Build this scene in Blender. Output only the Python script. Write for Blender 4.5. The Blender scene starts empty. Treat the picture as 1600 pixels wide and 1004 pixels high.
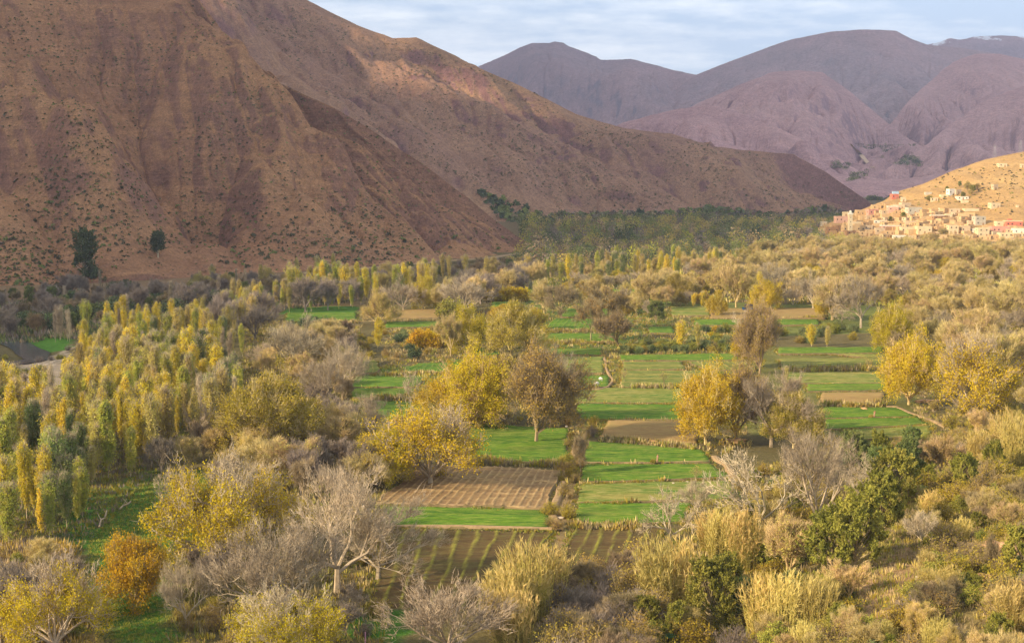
import bpy, math, random, zlib
import numpy as np
from mathutils import Vector, Matrix, Quaternion
from mathutils.bvhtree import BVHTree

S = bpy.context.scene
COL = S.collection
R = math.radians

# ------------------------------------------------------------------ camera, sky, sun, exposure
CAM_Z = 60.0
FPX = 2222.2
PITCH = math.atan(242 / FPX)
cam_d = bpy.data.cameras.new('camera'); cam = bpy.data.objects.new('camera', cam_d); COL.objects.link(cam)
cam.location = (0, 0, CAM_Z)
cam.rotation_euler = (math.pi / 2 - PITCH, 0, 0)
cam_d.sensor_width = 36; cam_d.sensor_fit = 'HORIZONTAL'; cam_d.lens = FPX * 36 / 1600
cam_d.clip_start = 1; cam_d.clip_end = 60000
S.camera = cam

SUN_DIR = Vector((-0.90, -0.44, 0)).normalized()      # where the sun stands, on the ground plane
SUN_EL = R(24)
world = bpy.data.worlds.new("World"); S.world = world; world.use_nodes = True
wn = world.node_tree.nodes; wl = world.node_tree.links; wn.clear()
wo = wn.new('ShaderNodeOutputWorld'); bg = wn.new('ShaderNodeBackground'); sky = wn.new('ShaderNodeTexSky')
sky.sky_type = 'NISHITA'; sky.sun_disc = False; sky.sun_elevation = SUN_EL
sky.sun_rotation = math.atan2(SUN_DIR.x, SUN_DIR.y) % (2 * math.pi)
sky.altitude = 1200; sky.air_density = 1.0; sky.dust_density = 1.0; sky.ozone_density = 1.5
bg.inputs['Strength'].default_value = 0.115
# thin cloud layer: a noise on the view direction flattened like a high ceiling
tc = wn.new('ShaderNodeTexCoord'); sep = wn.new('ShaderNodeSeparateXYZ'); wl.new(tc.outputs['Generated'], sep.inputs[0])
def wmath(op, a, b=None, c=None):
    n = wn.new('ShaderNodeMath'); n.operation = op
    for i, v in enumerate((a, b, c)):
        if v is None: continue
        if isinstance(v, (int, float)): n.inputs[i].default_value = v
        else: wl.new(v, n.inputs[i])
    return n.outputs[0]
zc = wmath('ADD', wmath('MAXIMUM', sep.outputs['Z'], 0.0), 0.13)
cx = wmath('DIVIDE', sep.outputs['X'], zc); cy = wmath('DIVIDE', sep.outputs['Y'], zc)
cmb = wn.new('ShaderNodeCombineXYZ'); wl.new(cx, cmb.inputs[0]); wl.new(cy, cmb.inputs[1])
def wnoise(scale, detail, rough, sx=1.0):
    mp = wn.new('ShaderNodeMapping'); mp.inputs['Scale'].default_value = (sx, 1, 1); wl.new(cmb.outputs[0], mp.inputs[0])
    n = wn.new('ShaderNodeTexNoise'); n.inputs['Scale'].default_value = scale; n.inputs['Detail'].default_value = detail
    n.inputs['Roughness'].default_value = rough; wl.new(mp.outputs[0], n.inputs[0]); return n.outputs[0]
big = wnoise(0.8, 5, 0.6, 0.6); small = wnoise(5.0, 10, 0.70, 1.1)
mixv = wmath('ADD', wmath('MULTIPLY', big, 0.78), wmath('MULTIPLY', small, 0.26))
cr = wn.new('ShaderNodeValToRGB'); wl.new(mixv, cr.inputs[0])
cr.color_ramp.elements[0].position = 0.48; cr.color_ramp.elements[0].color = (0, 0, 0, 1)
cr.color_ramp.elements[1].position = 0.60; cr.color_ramp.elements[1].color = (1, 1, 1, 1)
cmix = wn.new('ShaderNodeMix'); cmix.data_type = 'RGBA'
hi_ = wn.new('ShaderNodeMapRange'); hi_.interpolation_type = 'SMOOTHSTEP'; hi_.inputs['From Min'].default_value = 0.16; hi_.inputs['From Max'].default_value = 0.42; hi_.inputs['To Max'].default_value = 0.8; wl.new(sep.outputs['Z'], hi_.inputs['Value'])
wl.new(wmath('MAXIMUM', wmath('MULTIPLY', cr.outputs[0], 0.74), hi_.outputs[0]), cmix.inputs['Factor'])
cc_ = wn.new('ShaderNodeMix'); cc_.data_type = 'RGBA'; wl.new(hi_.outputs[0], cc_.inputs['Factor']); cc_.inputs['A'].default_value = (8.0, 8.3, 8.5, 1); cc_.inputs['B'].default_value = (4.6, 4.4, 4.3, 1)
skm = wn.new('ShaderNodeMix'); skm.data_type = 'RGBA'; skm.blend_type = 'MIX'; skm.inputs['Factor'].default_value = 0.75; skm.inputs['B'].default_value = (4.3, 5.2, 6.6, 1)
wl.new(sky.outputs[0], skm.inputs['A']); wl.new(skm.outputs['Result'], cmix.inputs['A']); wl.new(cc_.outputs['Result'], cmix.inputs['B'])
wl.new(cmix.outputs['Result'], bg.inputs['Color']); wl.new(bg.outputs[0], wo.inputs['Surface'])

sd = bpy.data.lights.new('sun', 'SUN'); sd.energy = 5.0; sd.angle = R(1.2); sd.color = (1.0, 0.80, 0.54)
sun = bpy.data.objects.new('sun', sd); COL.objects.link(sun)
sv = Vector((SUN_DIR.x * math.cos(SUN_EL), SUN_DIR.y * math.cos(SUN_EL), math.sin(SUN_EL)))
sun.rotation_euler = sv.to_track_quat('Z', 'Y').to_euler(); sun.location = (-300, -100, 400)
S.view_settings.view_transform = 'Standard'; S.view_settings.look = 'None'; S.view_settings.gamma = 1
S.view_settings.exposure = 0.86
S.render.engine = 'CYCLES'
S.cycles.max_bounces = 6; S.cycles.diffuse_bounces = 3; S.cycles.transmission_bounces = 3; S.cycles.volume_bounces = 0
S.cycles.transparent_max_bounces = 8

# ------------------------------------------------------------------ helpers
UPV = np.array([0, math.sin(PITCH), math.cos(PITCH)]); FWD = np.array([0, math.cos(PITCH), -math.sin(PITCH)])
def ray(px, py):
    return np.array([(px - 800) / FPX, 0, 0]) + UPV * (-(py - 502) / FPX) + FWD
def at(px, py, Y):
    d = ray(px, py); return np.array([0, 0, CAM_Z]) + d * (Y / d[1])
def project(P):
    v = np.asarray(P, float) - np.array([0, 0, CAM_Z]); f = v @ FWD
    return 800 + FPX * v[..., 0] / f, 502 - FPX * (v @ UPV) / f
def smooth(a, b, x):
    t = np.clip((x - a) / (b - a), 0, 1); return t * t * (3 - 2 * t)

def _hash(ix, iy, seed):
    h = (ix.astype(np.int64) * 374761393 + iy.astype(np.int64) * 668265263 + seed * 982451653) & 0x7fffffff
    h = ((h ^ (h >> 13)) * 1274126177) & 0x7fffffff
    return (h ^ (h >> 16)) & 0xffff
def noise2(x, y, seed=0):
    """gradient noise, about -1..1"""
    ix = np.floor(x); iy = np.floor(y); fx = x - ix; fy = y - iy
    u = fx ** 3 * (fx * (fx * 6 - 15) + 10); v = fy ** 3 * (fy * (fy * 6 - 15) + 10)
    def g(dx, dy):
        a = _hash(ix + dx, iy + dy, seed) * (2 * math.pi / 65536.0)
        return np.cos(a) * (fx - dx) + np.sin(a) * (fy - dy)
    a = g(0, 0); b = g(1, 0); c = g(0, 1); d = g(1, 1)
    return 1.5 * ((a + (b - a) * u) * (1 - v) + (c + (d - c) * u) * v)
def fbm(x, y, oct=5, seed=0, gain=0.5):
    s = 0; a = 1.0
    for i in range(oct):
        s = s + a * noise2(x * 2 ** i, y * 2 ** i, seed + i * 17); a *= gain
    return s

def tag(o, label=None, cat=None, group=None, kind=None):
    if label: o['label'] = label
    if cat: o['category'] = cat
    if group: o['group'] = group
    if kind: o['kind'] = kind
    return o
def mesh_data(name, V, F, mats, mi=None, smoothf=False):
    """V (n,3); F = list of int arrays (k,3) or (k,4); mi = matching list of material indices"""
    me = bpy.data.meshes.new(name)
    V = np.asarray(V, np.float32); F = [np.asarray(f, np.int32) for f in F if len(f)]
    me.vertices.add(len(V)); me.vertices.foreach_set('co', V.ravel())
    nl = sum(f.size for f in F); npoly = sum(len(f) for f in F)
    me.loops.add(nl); me.loops.foreach_set('vertex_index', np.concatenate([f.ravel() for f in F]))
    tot = np.concatenate([np.full(len(f), f.shape[1], np.int32) for f in F])
    st = np.concatenate([[0], np.cumsum(tot)[:-1]]).astype(np.int32)
    me.polygons.add(npoly); me.polygons.foreach_set('loop_start', st); me.polygons.foreach_set('loop_total', tot)
    if mi is not None:
        me.polygons.foreach_set('material_index', np.concatenate([np.full(len(f), m, np.int32) for f, m in zip(F, mi)]))
    for m in mats: me.materials.append(m)
    me.update(calc_edges=True)
    me.polygons.foreach_set('use_smooth', np.full(npoly, bool(smoothf)))
    return me
def link(name, me, parent=None, loc=None):
    o = bpy.data.objects.new(name, me); COL.objects.link(o)
    if parent: o.parent = parent
    if loc is not None: o.location = loc
    return o
def vcol(me, arr, name='tint'):
    a = me.color_attributes.new(name, 'FLOAT_COLOR', 'POINT')
    c = np.ones((len(me.vertices), 4), np.float32); c[:, :arr.shape[1]] = arr
    a.data.foreach_set('color', c.ravel())

# ------------------------------------------------------------------ materials
def nodes(name):
    m = bpy.data.materials.new(name); m.use_nodes = True
    nt = m.node_tree; nt.nodes.clear(); out = nt.nodes.new('ShaderNodeOutputMaterial')
    return m, nt, out
def nz(nt, vec, scale, detail=4, rough=0.55):
    n = nt.nodes.new('ShaderNodeTexNoise'); n.inputs['Scale'].default_value = scale; n.inputs['Detail'].default_value = detail
    n.inputs['Roughness'].default_value = rough
    if vec is not None: nt.links.new(vec, n.inputs['Vector'])
    return n.outputs[0]
def ramp(nt, fac, stops):
    r = nt.nodes.new('ShaderNodeValToRGB'); nt.links.new(fac, r.inputs[0]); e = r.color_ramp.elements
    while len(e) > 1: e.remove(e[-1])
    e[0].position = stops[0][0]; e[0].color = (*stops[0][1], 1)
    for p, c in stops[1:]:
        k = e.new(p); k.color = (*c, 1)
    return r.outputs[0]
def mixc(nt, f, a, b, mode='MIX'):
    n = nt.nodes.new('ShaderNodeMix'); n.data_type = 'RGBA'; n.blend_type = mode
    for s, v in (('Factor', f), ('A', a), ('B', b)):
        if isinstance(v, (int, float)): n.inputs[s].default_value = v
        elif isinstance(v, tuple): n.inputs[s].default_value = (*v, 1)
        else: nt.links.new(v, n.inputs[s])
    return n.outputs['Result']
def coords(nt, which='Object'):
    return nt.nodes.new('ShaderNodeTexCoord').outputs[which]
def scale_vec(nt, vec, s):
    n = nt.nodes.new('ShaderNodeMapping'); n.inputs['Scale'].default_value = s; nt.links.new(vec, n.inputs[0]); return n.outputs[0]
def bump(nt, h, strength, dist):
    b = nt.nodes.new('ShaderNodeBump'); b.inputs['Strength'].default_value = strength; b.inputs['Distance'].default_value = dist
    nt.links.new(h, b.inputs['Height']); return b.outputs[0]
def diffuse(nt, out, col, normal=None, rough=1.0, spec=0.1):
    p = nt.nodes.new('ShaderNodeBsdfPrincipled'); p.inputs['Roughness'].default_value = rough
    p.inputs['Specular IOR Level'].default_value = spec
    if isinstance(col, tuple): p.inputs['Base Color'].default_value = (*col, 1)
    else: nt.links.new(col, p.inputs['Base Color'])
    if normal is not None: nt.links.new(normal, p.inputs['Normal'])
    nt.links.new(p.outputs[0], out.inputs['Surface']); return p

def plain(name, c, var=0.15, rough=0.9, sc=3.0, spec=0.15):
    m, nt, out = nodes(name); v = coords(nt)
    c2 = tuple(x * (1 - var) for x in c); c3 = tuple(min(1, x * (1 + var)) for x in c)
    n = nz(nt, v, sc, 5)
    diffuse(nt, out, ramp(nt, n, [(0.3, c2), (0.7, c3)]), bump(nt, n, 0.3, 0.05), rough, spec); return m
def rocky(name, soils, rock, scl=1.0, scrub=None, bscale=1.0, bd=1.0, snow=None, strata=False):
    """bare mountain soil: patches of three soils, rock on the steep faces, fine grain"""
    m, nt, out = nodes(name); v = coords(nt)
    n1 = nz(nt, v, 0.004 * scl, 8, 0.62); n2 = nz(nt, v, 0.03 * scl, 6, 0.65); n3 = nz(nt, v, 0.25 * scl, 5, 0.7)
    a = ramp(nt, n1, [(0.36, soils[0]), (0.5, soils[1]), (0.64, soils[2])])
    b = ramp(nt, n2, [(0.3, tuple(x * 0.72 for x in soils[1])), (0.72, tuple(min(1, x * 1.25) for x in soils[2]))])
    c = mixc(nt, 0.45, a, b)
    g = nt.nodes.new('ShaderNodeNewGeometry'); sx = nt.nodes.new('ShaderNodeSeparateXYZ'); nt.links.new(g.outputs['Normal'], sx.inputs[0])
    mr = nt.nodes.new('ShaderNodeMath'); mr.operation = 'MULTIPLY_ADD'; nt.links.new(n2, mr.inputs[0]); mr.inputs[1].default_value = 0.5
    nt.links.new(sx.outputs['Z'], mr.inputs[2])
    rk = ramp(nt, mr.outputs[0], [(0.76, (1, 1, 1)), (0.90, (0, 0, 0))])
    c = mixc(nt, rk, c, rock)
    gr = ramp(nt, n3, [(0.3, (0.74, 0.74, 0.74)), (0.7, (1.2, 1.2, 1.2))])
    c = mixc(nt, 1.0, c, gr, 'MULTIPLY')
    n4 = nz(nt, v, 0.9 * scl, 3, 0.75); c = mixc(nt, 1.0, c, ramp(nt, n4, [(0.34, (0.70, 0.70, 0.72)), (0.66, (1.28, 1.26, 1.22))]), 'MULTIPLY')
    st_ = nz(nt, scale_vec(nt, v, (0.012 * scl, 0.012 * scl, 0.16 * scl)), 1.0, 5, 0.65)
    if strata: c = mixc(nt, 1.0, c, ramp(nt, st_, [(0.40, (0.90, 0.88, 0.90)), (0.5, (1, 1, 1)), (0.60, (1.08, 1.06, 1.02))]), 'MULTIPLY')
    if scrub:
        vo = nt.nodes.new('ShaderNodeTexVoronoi'); vo.inputs['Scale'].default_value = scrub[0]; nt.links.new(v, vo.inputs['Vector'])
        sp = ramp(nt, vo.outputs['Distance'], [(0.16, (1, 1, 1)), (0.24, (0, 0, 0))])
        c = mixc(nt, mixc(nt, 1.0, sp, (scrub[2],) * 3, 'MULTIPLY'), c, scrub[1])
    if snow:
        sz = nt.nodes.new('ShaderNodeSeparateXYZ'); nt.links.new(v, sz.inputs[0]); sn = nz(nt, v, 0.006, 6, 0.7)
        a1 = nt.nodes.new('ShaderNodeMath'); a1.operation = 'MULTIPLY_ADD'; nt.links.new(sn, a1.inputs[0]); a1.inputs[1].default_value = 900.0; nt.links.new(sz.outputs['Z'], a1.inputs[2])
        a2 = nt.nodes.new('ShaderNodeMath'); a2.operation = 'GREATER_THAN'; nt.links.new(a1.outputs[0], a2.inputs[0]); a2.inputs[1].default_value = snow
        c = mixc(nt, a2.outputs[0], c, (0.85, 0.87, 0.92))
    hsum = nt.nodes.new('ShaderNodeMath'); hsum.operation = 'MULTIPLY_ADD'; nt.links.new(n2, hsum.inputs[0]); hsum.inputs[1].default_value = 3.5
    nt.links.new(n3, hsum.inputs[2]); h2_ = nt.nodes.new('ShaderNodeMath'); h2_.operation = 'MULTIPLY_ADD'; nt.links.new(st_, h2_.inputs[0]); h2_.inputs[1].default_value = 2.0 if strata else 0.0; nt.links.new(hsum.outputs[0], h2_.inputs[2]); hsum = h2_
    diffuse(nt, out, c, bump(nt, hsum.outputs[0], 0.8, bd)); return m
def leafmat(name, c1, c2, c3=None, sc=0.6, trans=0.3, hue=0.028, val=0.4):
    m, nt, out = nodes(name); v = coords(nt)
    oi = nt.nodes.new('ShaderNodeObjectInfo')
    ad = nt.nodes.new('ShaderNodeVectorMath'); ad.operation = 'ADD'; nt.links.new(v, ad.inputs[0]); nt.links.new(oi.outputs['Location'], ad.inputs[1])
    n = nz(nt, ad.outputs[0], sc, 3, 0.7)
    stops = [(0.36, c1), (0.62, c2)] if c3 is None else [(0.34, c1), (0.5, c2), (0.66, c3)]
    c = ramp(nt, n, stops)
    hs = nt.nodes.new('ShaderNodeHueSaturation')
    def mad(s, mlt, add):
        k = nt.nodes.new('ShaderNodeMath'); k.operation = 'MULTIPLY_ADD'; nt.links.new(s, k.inputs[0]); k.inputs[1].default_value = mlt; k.inputs[2].default_value = add
        return k.outputs[0]
    nt.links.new(mad(oi.outputs['Random'], hue, 0.5 - hue / 2), hs.inputs['Hue'])
    fr = nt.nodes.new('ShaderNodeMath'); fr.operation = 'FRACT'; nt.links.new(mad(oi.outputs['Random'], 17.3, 0), fr.inputs[0])
    nt.links.new(mad(fr.outputs[0], val, 1 - val / 2), hs.inputs['Value']); nt.links.new(c, hs.inputs['Color'])
    d = nt.nodes.new('ShaderNodeBsdfDiffuse'); t = nt.nodes.new('ShaderNodeBsdfTranslucent'); mx = nt.nodes.new('ShaderNodeMixShader')
    nt.links.new(hs.outputs[0], d.inputs[0]); nt.links.new(hs.outputs[0], t.inputs[0]); mx.inputs[0].default_value = trans
    nt.links.new(d.outputs[0], mx.inputs[1]); nt.links.new(t.outputs[0], mx.inputs[2]); nt.links.new(mx.outputs[0], out.inputs['Surface'])
    return m
M = {}
M['bark_pale'] = leafmat('bark_pale', (0.27, 0.215, 0.14), (0.50, 0.41, 0.28), trans=0.0, hue=0.02)
M['bark_tan'] = leafmat('bark_tan', (0.38, 0.29, 0.13), (0.60, 0.46, 0.22), trans=0.0, hue=0.03)
M['bark_brown'] = leafmat('bark_brown', (0.19, 0.145, 0.08), (0.33, 0.255, 0.145), trans=0.0, hue=0.03)
M['bark_grey'] = leafmat('bark_grey', (0.19, 0.155, 0.12), (0.31, 0.255, 0.20), trans=0.0, hue=0.02)
M['bark_dark'] = leafmat('bark_dark', (0.07, 0.05, 0.035), (0.13, 0.09, 0.06), trans=0.0, hue=0.02)
M['leaf_yellow'] = leafmat('leaf_yellow', (0.34, 0.27, 0.02), (0.60, 0.45, 0.02), (0.50, 0.43, 0.04))
M['leaf_lemon'] = leafmat('leaf_lemon', (0.50, 0.44, 0.05), (0.74, 0.58, 0.05), (0.62, 0.58, 0.10), trans=0.42, hue=0.014)
M['leaf_gold'] = leafmat('leaf_gold', (0.36, 0.23, 0.02), (0.56, 0.38, 0.02), (0.50, 0.40, 0.03))
M['leaf_olive'] = leafmat('leaf_olive', (0.22, 0.18, 0.025), (0.36, 0.28, 0.035), (0.46, 0.35, 0.04))
M['leaf_khaki'] = leafmat('leaf_khaki', (0.36, 0.31, 0.08), (0.52, 0.44, 0.12), (0.58, 0.47, 0.09), trans=0.38)
M['leaf_ygreen'] = leafmat('leaf_ygreen', (0.28, 0.33, 0.06), (0.45, 0.46, 0.08), (0.60, 0.53, 0.09), trans=0.42)
M['leaf_green'] = leafmat('leaf_green', (0.13, 0.18, 0.06), (0.21, 0.26, 0.08), (0.32, 0.34, 0.11), trans=0.38)
M['leaf_sage'] = leafmat('leaf_sage', (0.10, 0.14, 0.05), (0.19, 0.23, 0.09), (0.29, 0.31, 0.12))
M['leaf_moss'] = leafmat('leaf_moss', (0.17, 0.18, 0.035), (0.30, 0.30, 0.055), (0.42, 0.38, 0.08))
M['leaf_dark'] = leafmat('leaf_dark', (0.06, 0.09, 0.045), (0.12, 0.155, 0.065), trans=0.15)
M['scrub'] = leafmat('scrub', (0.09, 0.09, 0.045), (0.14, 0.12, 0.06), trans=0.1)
M['leaf_rust'] = leafmat('leaf_rust', (0.28, 0.18, 0.06), (0.40, 0.28, 0.09), trans=0.15)
M['leaf_umber'] = leafmat('leaf_umber', (0.27, 0.20, 0.05), (0.38, 0.28, 0.06), (0.46, 0.36, 0.05))
M['straw'] = leafmat('straw', (0.42, 0.32, 0.08), (0.62, 0.50, 0.15), (0.54, 0.46, 0.11))
M['plume'] = leafmat('plume', (0.54, 0.43, 0.13), (0.72, 0.58, 0.22))
M['cane_green'] = leafmat('cane_green', (0.17, 0.19, 0.04), (0.34, 0.32, 0.08))

# ------------------------------------------------------------------ ground
EDGE = np.array([(-400, -60), (0, -45), (120, 5), (200, 31), (342, 104), (500, 134), (700, 180), (1200, 262), (3000, 500), (9000, 900)], float)
def gh(x, y):
    """height of the valley floor"""
    x = np.asarray(x, float); y = np.asarray(y, float)
    xe = np.interp(y, EDGE[:, 0], EDGE[:, 1])
    sl = np.interp(y, [0, 220, 420, 700, 1100], [0.26, 0.24, 0.13, 0.06, 0.0])
    cap = np.interp(y, [0, 300, 600, 1000], [24, 22, 16, 5])
    d = np.maximum(x - xe, 0); rise = cap * (1 - np.exp(-(sl * d * smooth(0, 25, d)) / cap))
    z = rise + 0.35 * fbm(x / 40, y / 40, 3, 5) * smooth(0, 30, d) * 2.0
    # river bed along the foot of the left mountain
    rx = np.interp(y, RIV[:, 1], RIV[:, 0]); dd = np.abs(x - rx)
    z = z - 1.6 * (1 - smooth(6, 16, dd)) * (y > 330) * (y < 700)
    return z
RIV = np.array([(-260, 330), (-205, 400), (-163, 430), (-152, 450), (-160, 470), (-190, 520), (-190, 600), (-160, 700)], float)
def ground(px, py):
    d = ray(px, py); z = 0.0; P = None
    for _ in range(25):
        t = (z - CAM_Z) / d[2]; P = d * t; z = 0.5 * z + 0.5 * float(gh(P[0], P[1]))
    return np.array([P[0], P[1], float(gh(P[0], P[1]))])
def flat(px, py, z=0.0):
    d = ray(px, py); t = (z - CAM_Z) / d[2]; return d[0] * t, d[1] * t
def inpoly(x, y, poly):
    x = np.asarray(x); y = np.asarray(y); c = np.zeros(x.shape, bool); n = len(poly)
    for i in range(n):
        x1, y1 = poly[i]; x2, y2 = poly[(i + 1) % n]
        if y1 == y2: continue
        c ^= ((y1 > y) != (y2 > y)) & (x < (x2 - x1) * (y - y1) / (y2 - y1) + x1)
    return c
def wpoly(pp): return [tuple(ground(*p)[:2]) for p in pp]

# meadow and soil patches in the ground itself (grass is grass, whatever lights it)
PATCH = [  # polygon in photo pixels, colour, edge
    ([(150, 770), (235, 735), (330, 740), (330, 800), (270, 860), (285, 1010), (150, 1010), (130, 900)], (0.055, 0.135, 0.015)),
    ([(90, 770), (150, 760), (140, 860), (90, 850)], (0.045, 0.12, 0.014)),
    ([(30, 535), (110, 518), (112, 545), (60, 552)], (0.06, 0.16, 0.02)),
    ([(-10, 575), (60, 560), (110, 540), (105, 600), (-10, 620)], (0.34, 0.28, 0.21)),
    ([(540, 960), (640, 960), (640, 1010), (540, 1010)], (0.05, 0.13, 0.015)),
    ([(440, 480), (560, 478), (560, 500), (450, 500)], (0.06, 0.15, 0.02)),
    ([(560, 640), (730, 640), (730, 560), (560, 580)], (0.09, 0.15, 0.03)),
    ([(1030, 470), (1380, 478), (1390, 520), (1100, 530), (1000, 500)], (0.14, 0.16, 0.04)),
    ([(820, 440), (1040, 440), (1040, 480), (820, 480)], (0.10, 0.15, 0.03)),
    ([(840, 480), (1040, 480), (1010, 545), (840, 590)], (0.10, 0.14, 0.03)),
    ([(900, 545), (1400, 540), (1460, 690), (1290, 700), (1100, 660), (900, 670)], (0.14, 0.14, 0.04)),
    ([(1300, 940), (1400, 850), (1480, 860), (1400, 1010), (1290, 1010)], (0.32, 0.21, 0.11)),
    ([(1540, 830), (1610, 800), (1610, 900), (1540, 900)], (0.36, 0.22, 0.11)),
    ([(860, 730), (905, 730), (890, 860), (850, 860)], (0.24, 0.17, 0.08)),
]
def make_ground():
    ys = np.concatenate([np.linspace(-120, 120, 25)[:-1], np.linspace(120, 560, 300)[:-1], np.linspace(560, 1300, 180)[:-1], np.geomspace(1300, 12400, 60)])
    xn = np.concatenate([-np.geomspace(9000, 330, 30)[:-1], np.linspace(-330, 460, 420), np.geomspace(460, 9000, 30)[1:]])
    X, Y = np.meshgrid(xn, ys); Z = gh(X, Y)
    far = smooth(1500, 3000, Y) + smooth(500, 900, np.abs(X))
    Z = Z * (1 - np.clip(far, 0, 1)) - 3 * np.clip(smooth(2500, 9000, Y), 0, 1)
    V = np.stack([X, Y, Z], -1).reshape(-1, 3); nx = len(xn); ny = len(ys)
    I = np.arange(nx * ny).reshape(ny, nx)
    Fq = np.stack([I[:-1, :-1], I[:-1, 1:], I[1:, 1:], I[1:, :-1]], -1).reshape(-1, 4)
    m, nt, out = nodes('ground_soil'); v = coords(nt)
    at_ = nt.nodes.new('ShaderNodeVertexColor'); at_.layer_name = 'tint'
    n2 = nz(nt, v, 0.12, 7, 0.7); n3 = nz(nt, v, 1.3, 5, 0.7)
    c = mixc(nt, 1.0, at_.outputs[0], ramp(nt, n2, [(0.3, (0.62, 0.66, 0.6)), (0.7, (1.35, 1.3, 1.25))]), 'MULTIPLY')
    c = mixc(nt, 1.0, c, ramp(nt, n3, [(0.3, (0.7, 0.7, 0.7)), (0.7, (1.25, 1.25, 1.25))]), 'MULTIPLY')
    diffuse(nt, out, c, bump(nt, n3, 0.6, 0.5))
    me = mesh_data('ground', V, [Fq], [m], smoothf=True)
    base = np.array([0.125, 0.105, 0.045]); dry = np.array([0.19, 0.15, 0.06]); far_c = np.array([0.15, 0.115, 0.06]); riv_c = np.array([0.20, 0.135, 0.075])
    x, y = V[:, 0], V[:, 1]
    xe = np.interp(y, EDGE[:, 0], EDGE[:, 1])
    k = smooth(-10, 30, x - xe)[:, None]; col = base * (1 - k) + dry * k
    k = smooth(900, 1300, y)[:, None]; col = col * (1 - k) + far_c * k
    k = (smooth(560, 640, y) * (1 - smooth(900, 1000, y)) * (1 - smooth(-110, -40, x)))[:, None]; col = col * (1 - k) + riv_c * k
    wx = x + 2.5 * fbm(x / 12, y / 12, 3, 91); wy = y + 4 * fbm(x / 12 + 9, y / 12, 3, 92)
    for pp, c in PATCH:
        col[inpoly(wx, wy, wpoly(pp))] = c
    vcol(me, col)
    tag(link('ground', me), kind='structure')
make_ground()

# ------------------------------------------------------------------ mountains
def erode(h, rng, drops=14000, steps=120, batches=8, depth=0.05):
    """cut a branching drainage: let drops run downhill, count their tracks, lower the ground under them"""
    ny, nx = h.shape
    for b in range(batches):
        hf = h.ravel(); cnt = np.zeros(h.size)
        px = rng.random(drops) * (nx - 4) + 1.5; py = rng.random(drops) * (ny - 4) + 1.5
        dx = np.zeros(drops); dy = np.zeros(drops)
        for s in range(steps):
            ix = px.astype(int); iy = py.astype(int); fx = px - ix; fy = py - iy; i = iy * nx + ix
            a = hf[i]; bb = hf[i + 1]; c = hf[i + nx]; d = hf[i + nx + 1]
            gx = (bb - a) * (1 - fy) + (d - c) * fy; gy = (c - a) * (1 - fx) + (d - bb) * fx
            dx = dx * 0.3 - gx * 0.7; dy = dy * 0.3 - gy * 0.7
            L = np.sqrt(dx * dx + dy * dy) + 1e-9; dx /= L; dy /= L
            px = px + dx; py = py + dy
            ok = (px > 1.5) & (px < nx - 2.5) & (py > 1.5) & (py < ny - 2.5)
            px = px[ok]; py = py[ok]; dx = dx[ok]; dy = dy[ok]
            if len(px) == 0: break
            np.add.at(cnt, np.rint(py).astype(int) * nx + np.rint(px).astype(int), 1.0)
        c = np.minimum(cnt, 400).reshape(ny, nx) ** 0.5
        p = np.pad(c, 1, mode='edge'); c = (p[1:-1, 1:-1] * 2 + p[:-2, 1:-1] + p[2:, 1:-1] + p[1:-1, :-2] + p[1:-1, 2:]) / 6
        h -= depth * c
        p = np.pad(h, 1, mode='edge'); q = (p[:-2, 1:-1] + p[2:, 1:-1] + p[1:-1, :-2] + p[1:-1, 2:]) / 4
        h += (q - h) * 0.12
    return h

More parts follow.
